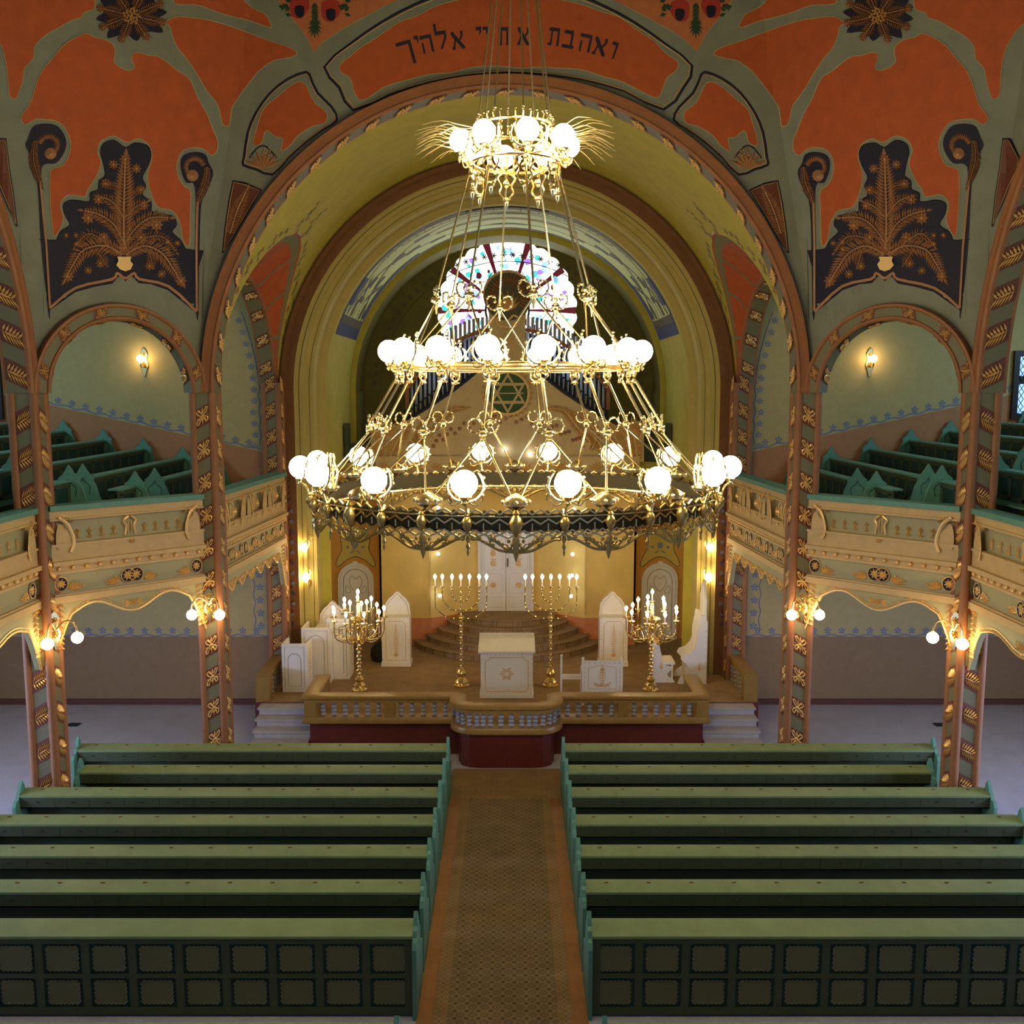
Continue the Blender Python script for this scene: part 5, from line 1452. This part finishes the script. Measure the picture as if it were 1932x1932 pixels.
def candelabrum(x, y, label):
    root = thing('candelabrum', label, 'candelabrum', (x, y, PZ), 'many-armed brass candelabra')
    s = MB('brass')
    s.lathe([(.17,PZ),(.17,PZ+.04),(.10,PZ+.07),(.13,PZ+.13),(.07,PZ+.20),(.10,PZ+.26),(.05,PZ+.33)]+beaded(PZ+.34, PZ+1.12, .042, .075)+[(.10,PZ+1.15),(.06,PZ+1.2),(.05,PZ+1.35),(.10,PZ+1.45),(.18,PZ+1.55),(.19,PZ+1.60),(.06,PZ+1.66),(.03,PZ+1.95)], (x, y, 0), 12)
    s.build('stem', root)
    fr = frame((x, y-.15, PZ+1.5), (1,0,0), (0,0,1), (0,-1,0)); g = MB('brass'); g.rose(fr, 0, 0, .12, 0, .05, 8); g.build('boss', root)
    c = V(x, y, 0)
    for k, (n, R_, zt, ph) in enumerate(((9, .55, PZ+1.60, .2), (5, .30, PZ+1.80, .5))):
        for i in range(n):
            a = 2*pi*i/n+ph; er = V(cos(a), sin(a), 0)
            L = smooth([c+V(0,0,PZ+1.2), c+er*R_*.55+V(0,0,PZ+1.12), c+er*R_*.95+V(0,0,PZ+1.24), c+er*R_+V(0,0,zt-.07)], 5)
            o = MB('brass'); o.tube(L, .014, 6)
            o.tube(smooth([c+er*R_*.3+V(0,0,PZ+1.16), c+er*R_*.45+V(0,0,PZ+1.36), c+er*R_*.75+V(0,0,PZ+1.40), c+er*R_*.8+V(0,0,PZ+1.26), c+er*R_*.6+V(0,0,PZ+1.25)], 4), .010, 5)
            for j in (5, 9, 12): o.ball(L[j], .024, 6, 4)
            o.build('arm', root)
            candle_parts(root, c+er*R_+V(0,0,zt), .15, .075)
    candle_parts(root, c+V(0,0,PZ+1.98), .15, .06)
xa, _ = onY(676, 1200, 20.5); xb, _ = onY(1230, 1200, 20.5)
candelabrum(xa, 20.55, 'brass candelabrum crowded with lit candle bulbs at the left of the platform')
candelabrum(xb, 20.55, 'brass candelabrum crowded with lit candle bulbs at the right of the platform')

# ------------------------------------------------------------ white furniture with gilt studs
def studs(mb, fr, x0, x1, z0, z1, st=.09):
    n = max(1, int((x1-x0)/st)); m = max(1, int((z1-z0)/st)); mb.use('gold')
    for i in range(n+1):
        for z in (z0, z1): mb.disc(fr, x0+(x1-x0)*i/n, z, .012, .0, .012, 6)
    for i in range(1, m):
        for x in (x0, x1): mb.disc(fr, x, z0+(z1-z0)*i/m, .012, .0, .012, 6)
def bimah():
    x0, _ = onY(905, 1270, 20.05); x1, _ = onY(1007, 1270, 20.05); y = 20.05; zt = PZ+.98
    root = thing('bimah_table', 'white gilt-studded reading table with sloping top and gold star at the bowed rail', 'table', ((x0+x1)/2, y+.5, PZ))
    b = MB('white_paint'); b.bx(x0+.02, x1-.02, y, y+.95, PZ, zt)
    b.bx(x0, x1, y-.02, y+.97, PZ, PZ+.08)
    fr = frame(((x0+x1)/2, y, PZ), (1,0,0), (0,0,1), (0,-1,0)); h = (x1-x0)/2
    b.use('gold'); pts = [(-h+.17,.14),(h-.17,.14),(h-.12,.2),(h-.12,.80),(h-.2,.82),(h-.22,.88),(-h+.22,.88),(-h+.2,.82),(-h+.12,.80),(-h+.12,.2)]
    b.line(pts, fr, .014, .012, True); studs(b, fr, -h+.06, h-.06, .10, .93)
    for k in (0, 1):
        T = [(.11*cos(pi/2+k*pi+j*2*pi/3), .52+.11*sin(pi/2+k*pi+j*2*pi/3)) for j in range(3)]; b.use('gold'); b.line(T, fr, .022, .025, True)
    for i in range(6): b.leaf(fr, .07*cos(i*pi/3), .52+.07*sin(i*pi/3), i*pi/3, .10, .04, .0, .03)
    b.build('body', root)
    t = MB('white_paint'); t.extrude([(y-.05, zt), (y+1.0, zt+.14), (y+1.0, zt+.18), (y-.05, zt+.04)], lambda u, v, h_: V(x0-.03+h_, u, v), (x1-x0)+.06)
    t.flat([(y-.05, zt), (y+1.0, zt+.14), (y+1.0, zt+.18), (y-.05, zt+.04)], lambda u, v, h_: V(x0-.03, u, v), 0); t.bx(x0+.02, x1-.02, y+.02, y+.94, zt-.01, zt+.02)
    t.build('sloping_top', root)
bimah()
def lectern():
    y = 19.55; x0, _ = onY(1101, 1260, y); x1, _ = onY(1172, 1260, y); zt = 1.66
    root = thing('lectern', 'white lectern with gilt plant ornament behind the right rail', 'lectern', ((x0+x1)/2, y, PZ))
    b = MB('white_paint'); b.bx(x0, x1, y, y+.05, PZ+.05, zt)
    fr = frame(((x0+x1)/2, y, PZ), (1,0,0), (0,0,1), (0,-1,0)); h = (x1-x0)/2
    b.use('gold'); b.line([(-h+.1,.36),(h-.1,.36),(h-.1,.78),(h-.16,.82),(.05,.84),(0,.86),(-.05,.84),(-h+.16,.82),(-h+.1,.78)], fr, .010, .01, True)
    b.fern(fr, [(0,.40),(0,.60),(0,.78)], .10, 0, .02, .055, .022)
    for sg in (-1, 1): b.fern(fr, [(0,.44),(sg*.1,.42),(sg*.16,.48)], .05, 0, .02, .035, .014)
    b.rose(fr, 0, .76, .05, 0, .02); studs(b, fr, -h+.03, h-.03, .30, .9)
    b.line([(-h+.1,.2),(h-.1,.2),(h-.1,.10)], fr, .010, .01)
    b.build('front_panel', root)
    for x in (x0-.01, x1+.01):
        m = MB('white_paint'); m.bx(x-.025, x+.025, y-.005, y+.40, PZ, zt-.2); m.bx(x-.025, x+.025, y-.01, y+.08, PZ, zt+.03); m.ball((x, y+.03, zt+.05), .03, 8, 5); m.build('side_panel', root)
    m = MB('white_paint'); m.extrude([(y, zt-.02), (y+.42, zt-.16), (y+.42, zt-.12), (y, zt+.01)], lambda u, v, h_: V(x0+h_, u, v), x1-x0); m.build('desk_top', root)
    # separate kneeler bar with its own post, left of the lectern
    r2 = thing('side_rail', 'slim white post with a short gilt cross bar left of the lectern', 'rail', (x0-.35, y+.2, PZ))
    m = MB('white_paint'); m.bx(x0-.47, x0-.43, y+.12, y+.16, PZ, zt+.05); m.ball((x0-.45, y+.14, zt+.08), .03, 8, 5); m.build('post', r2)
    m = MB('white_paint'); m.bx(x0-.43, x0-.04, y+.12, y+.16, 1.24, 1.34); m.use('gold'); m.line([(x0-.42,1.29),(x0-.06,1.29)], lambda u, v, h_: V(u, y+.119-h_, v), .02, .01); m.build('cross_bar', r2)
lectern()
def tall_chair(cx, y, w, h, label, face=0, seat=False):
    """upright panel-backed throne chair; face 0 looks to the hall, +-1 turned towards the middle"""
    root = thing('throne_chair', label, 'chair', (cx, y, PZ), 'white pointed chairs')
    if face == 0: U, N = V(1,0,0), V(0,-1,0)
    else: U, N = V(0,-face,0), V(face,0,0)
    o = V(cx, y, PZ); fr = lambda u, v, k: o+U*u+V(0,0,1)*v+N*k
    hw = w/2; k = h
    def pt(a, b): return [(-hw*a, 0), (-hw*a, k-.42*w/.5*b), (-hw*a*.92, k-.30), (-hw*a*.62, k-.16), (-hw*a*.35, k-.1), (-hw*.18, k-.03), (0, k), (hw*.18, k-.03), (hw*a*.35, k-.1), (hw*a*.62, k-.16), (hw*a*.92, k-.30), (hw*a, k-.42*w/.5*b), (hw*a, 0)]
    b = MB('white_paint'); b.extrude(pt(1, 1), fr, .05); b.extrude(pt(1, 1)[::-1], lambda u, v, q: fr(u, v, q-.05), .05)
    b.use('gold_line'); b.line([(u*.86, v*.97) for u, v in pt(1, 1)[1:-1]], lambda u, v, q: fr(u, v, q+.05), .010, .01)
    b.build('backrest', root, True, 25)
    s_ = MB('white_paint'); hb = h*.68
    s_.box(fr(0, hb*.5, .24), (w*1.06, .38, hb) if face == 0 else (w*1.06, .38, hb), (U, N, V(0,0,1)))
    s_.box(fr(0, .05, .24), (w*1.12, .42, .10), (U, N, V(0,0,1)))
    f2 = lambda u, v, q: fr(u, v, .43+q)
    s_.use('gold'); s_.line([(-hw*.75,.15),(hw*.75,.15),(hw*.75,hb-.16),(hw*.5,hb-.08),(-hw*.5,hb-.08),(-hw*.75,hb-.16)], f2, .012, .01, True)
    studs(s_, f2, -hw*.93, hw*.93, .08, hb-.03)
    s_.fern(f2, [(0,.35),(0,.6),(0,hb-.2)], .075, 0, .02, .055, .018); s_.rose(f2, 0, .28, .06, 0, .02)
    s_.build('box_seat', root)
x, _ = onY(750, 1180, 22.8); tall_chair(x, 22.85, .62, 1.72, 'tall white pointed chair standing left of the half-round steps')
x, _ = onY(1155, 1180, 22.8); tall_chair(x, 22.85, .62, 1.72, 'tall white pointed chair standing right of the half-round steps')
tall_chair(-4.05, 22.2, .62, 1.62, 'white pointed chair behind the left candelabrum', 0)
def scroll_chair(cx, y, label, face, k=1.0, back=True):
    root = thing('scroll_chair', label, 'chair', (cx, y, PZ), 'white chairs with scrolled sides')
    prof = [(0,0),(0,1.25),(.05,1.36),(.14,1.40),(.16,1.25),(.20,1.05),(.20,.85),(.24,.72),(.34,.62),(.46,.58),(.50,.50),(.42,.42),(.36,.32),(.40,.20),(.52,.12),(.56,.02),(.56,0)]
    prof = [(a*k, b*(k if back else .62)) for a, b in prof]
    for dy in (-.32, .28):
        m = MB('white_paint'); f = lambda u, v, h: V(cx-face*u, y+dy+h, PZ+v)
        m.extrude(prof, f, .05); m.flat(prof, f, 0)
        g = lambda u, v, h: V(cx-face*u, y+dy-h, PZ+v)
        m.use('gold')
        for i in range(9): m.disc(g, .03, .08+i*.14, .012, 0, .012, 6)
        m.rose(g, .17, .35, .05, 0, .015); m.leaf(g, .17, .35, pi/2, .14, .03, 0, .015)
        m.build('side_panel', root, True, 25)
    if back: m = MB('white_paint'); m.bx(cx-face*.02, cx-face*.07, y-.28, y+.28, PZ, PZ+1.9); 
    if back: m.extrude([(y-.28, PZ+1.9), (y+.28, PZ+1.9), (y+.12, PZ+2.15), (y, PZ+2.25), (y-.12, PZ+2.15)], lambda u, v, h: V(cx-face*(.02+h), u, v), .05); m.build('backrest', root)
    m = MB('white_paint'); m.bx(cx-face*.05, cx-face*.48, y-.28, y+.28, PZ+.40, PZ+.46); m.bx(cx-face*.4, cx-face*.44, y-.28, y+.28, PZ, PZ+.4); m.build('seat', root)
scroll_chair(4.42, 21.35, 'white high-backed chair with scrolled sides against the right jamb', 1, 1.12)
scroll_chair(3.26, 21.45, 'low white scroll-sided seat behind the right candelabrum', -1, .85, False)
def bench_box(x0, x1, y0, y1, h, label, arch=False):
    root = thing('choir_stall', label, 'stall', ((x0+x1)/2, (y0+y1)/2, PZ), 'white gilt stalls')
    b = MB('white_paint'); b.bx(x0, x1, y0, y0+.05, PZ, PZ+h); w = x1-x0
    fr = frame((x0, y0, PZ), (1,0,0), (0,0,1), (0,-1,0)); b.use('gold_line')
    b.line([(.06,.06),(w-.06,.06),(w-.06,h-.06),(.06,h-.06)], fr, .012, .01, True); b.use('warm_grey')
    b.line([(.13,.13),(w-.13,.13)]+[(w/2+(w/2-.13)*cos(pi*i/10), h-.35+(w/2-.13)*sin(pi*i/10)) for i in range(11)], fr, .014, .01, True)
    b.build('end_panel', root)
    s_ = MB('white_paint'); s_.bx(x0, x0+.05, y0+.05, y1, PZ, PZ+h); s_.bx(x0+.05, x1, y0+.05, y1, PZ+h*.45, PZ+h*.5); s_.bx(x1-.05, x1, y0+.05, y1, PZ, PZ+h*.97)
    f2 = lambda u, v, k: V(x1+k, u, PZ+v); studs(s_, f2, y0+.1, y1-.05, .08, h*.9)
    s_.fern(f2, [((y0+y1)/2, .25), ((y0+y1)/2, h*.5), ((y0+y1)/2, h*.8)], .08, 0, .02, .06, .018)
    s_.build('seat_box', root)
bench_box(-4.84, -4.30, 20.45, 21.0, 1.06, 'white panelled stall nearest the left steps')
bench_box(-4.55, -3.92, 21.1, 21.75, 1.25, 'white panelled stall second from the left steps')
bench_box(-4.05, -3.55, 21.4, 22.0, 1.38, 'white gilt-studded stall just left of the left candelabrum')
c = MB('black_cloth'); c.lathe([(.26,0),(.30,.12),(.27,.3),(.16,.42),(.02,.46)], (-3.02, 23.0, PZ), 12); c.box((-2.82, 23.15, PZ+.35), (.2, .25, .7))
tag(c.build('covered_bundle', None), 'dark cloth bundle on the carpet between candelabrum and tall white chair', 'bundle')

# ------------------------------------------------------------ wall and pier lights
def sconce(p, n, side, label, group, up=False, arms=2, r=.09):
    root = thing('wall_lamp', label, 'lamp', p, group); n = Vector(n).normalized(); side = Vector(side).normalized(); p = Vector(p)
    b = MB('brass'); fr = lambda u, v, h: p+side*u+V(0,0,v)+n*h
    b.extrude(smooth([(0,-.26),(.05,-.12),(.09,.0),(.05,.12),(.08,.24),(0,.36),(-.08,.24),(-.05,.12),(-.09,0),(-.05,-.12)], 3, True), fr, .03)
    b.rose(fr, 0, 0, .07, .03, .07); b.rose(fr, 0, .22, .06, .03, .06)
    b.build('back_plate', root)
    for s in ((-1, 1) if arms == 2 else (1,)):
        a = MB('brass'); q_ = p+n*(.24)+side*(s*.24 if arms == 2 else 0)
        if up: L = [p+n*.03, p+n*.16-V(0,0,.06), q_-V(0,0,.02), q_+V(0,0,.06)]
        else: L = [p+n*.04+V(0,0,.06), p+n*.12+side*s*.1+V(0,0,.2), p+n*.22+side*s*.2+V(0,0,.18), q_+V(0,0,.04)]
        a.tube(smooth(L, 5), .014, 6); gz = (.06+r) if up else -(r-.02)
        a.lathe([(.05,-.03 if not up else .04),(.02,.03 if not up else .07)], q_, 8) ; a.build('arm', root)
        g = MB('sconce_glass'); g.ball(q_+V(0,0,gz), r, 14, 10); g.build('globe', root, True, 80)
for s in (-1, 1):
    q = SIDE[s]
    _, zz = onY(400, 1160, 16.8)
    sconce((s*BB, YC+AP-.18, zz+.12), (0,-1,0), (1,0,0), f'brass wall lamp with two lit globes on the {q} pier nearest the platform', 'two-globe pier lamps')
    _, zz = onY(100, 1205, 15)
    sconce((s*(AP-.21), YC+BB-.05, zz+.1), (-s*.8,-.6,0), (-s*.6,.8,0), f'brass wall lamp with two lit globes on the {q} pier among the pews', 'two-globe pier lamps')
    x, z = onY(277, 678, YE)
    sconce((s*8.0, YE-.005, z-.12), (0,-1,0), (1,0,0), f'single globe lamp glowing on the {q} gallery wall above the teal pews', 'gallery wall lamps', True, 1, .075)
    sconce((s*4.6, YE+.3, 3.72), (0,-1,0), (1,0,0), f'brass double lamp on the {q} chancel jamb, upper of two', 'chancel jamb lamps', False, 1, .085)
    sconce((s*4.58, YE+.3, 2.82), (0,-1,0), (1,0,0), f'single globe lamp on the {q} chancel jamb, lower of two', 'chancel jamb lamps', True, 1, .085)
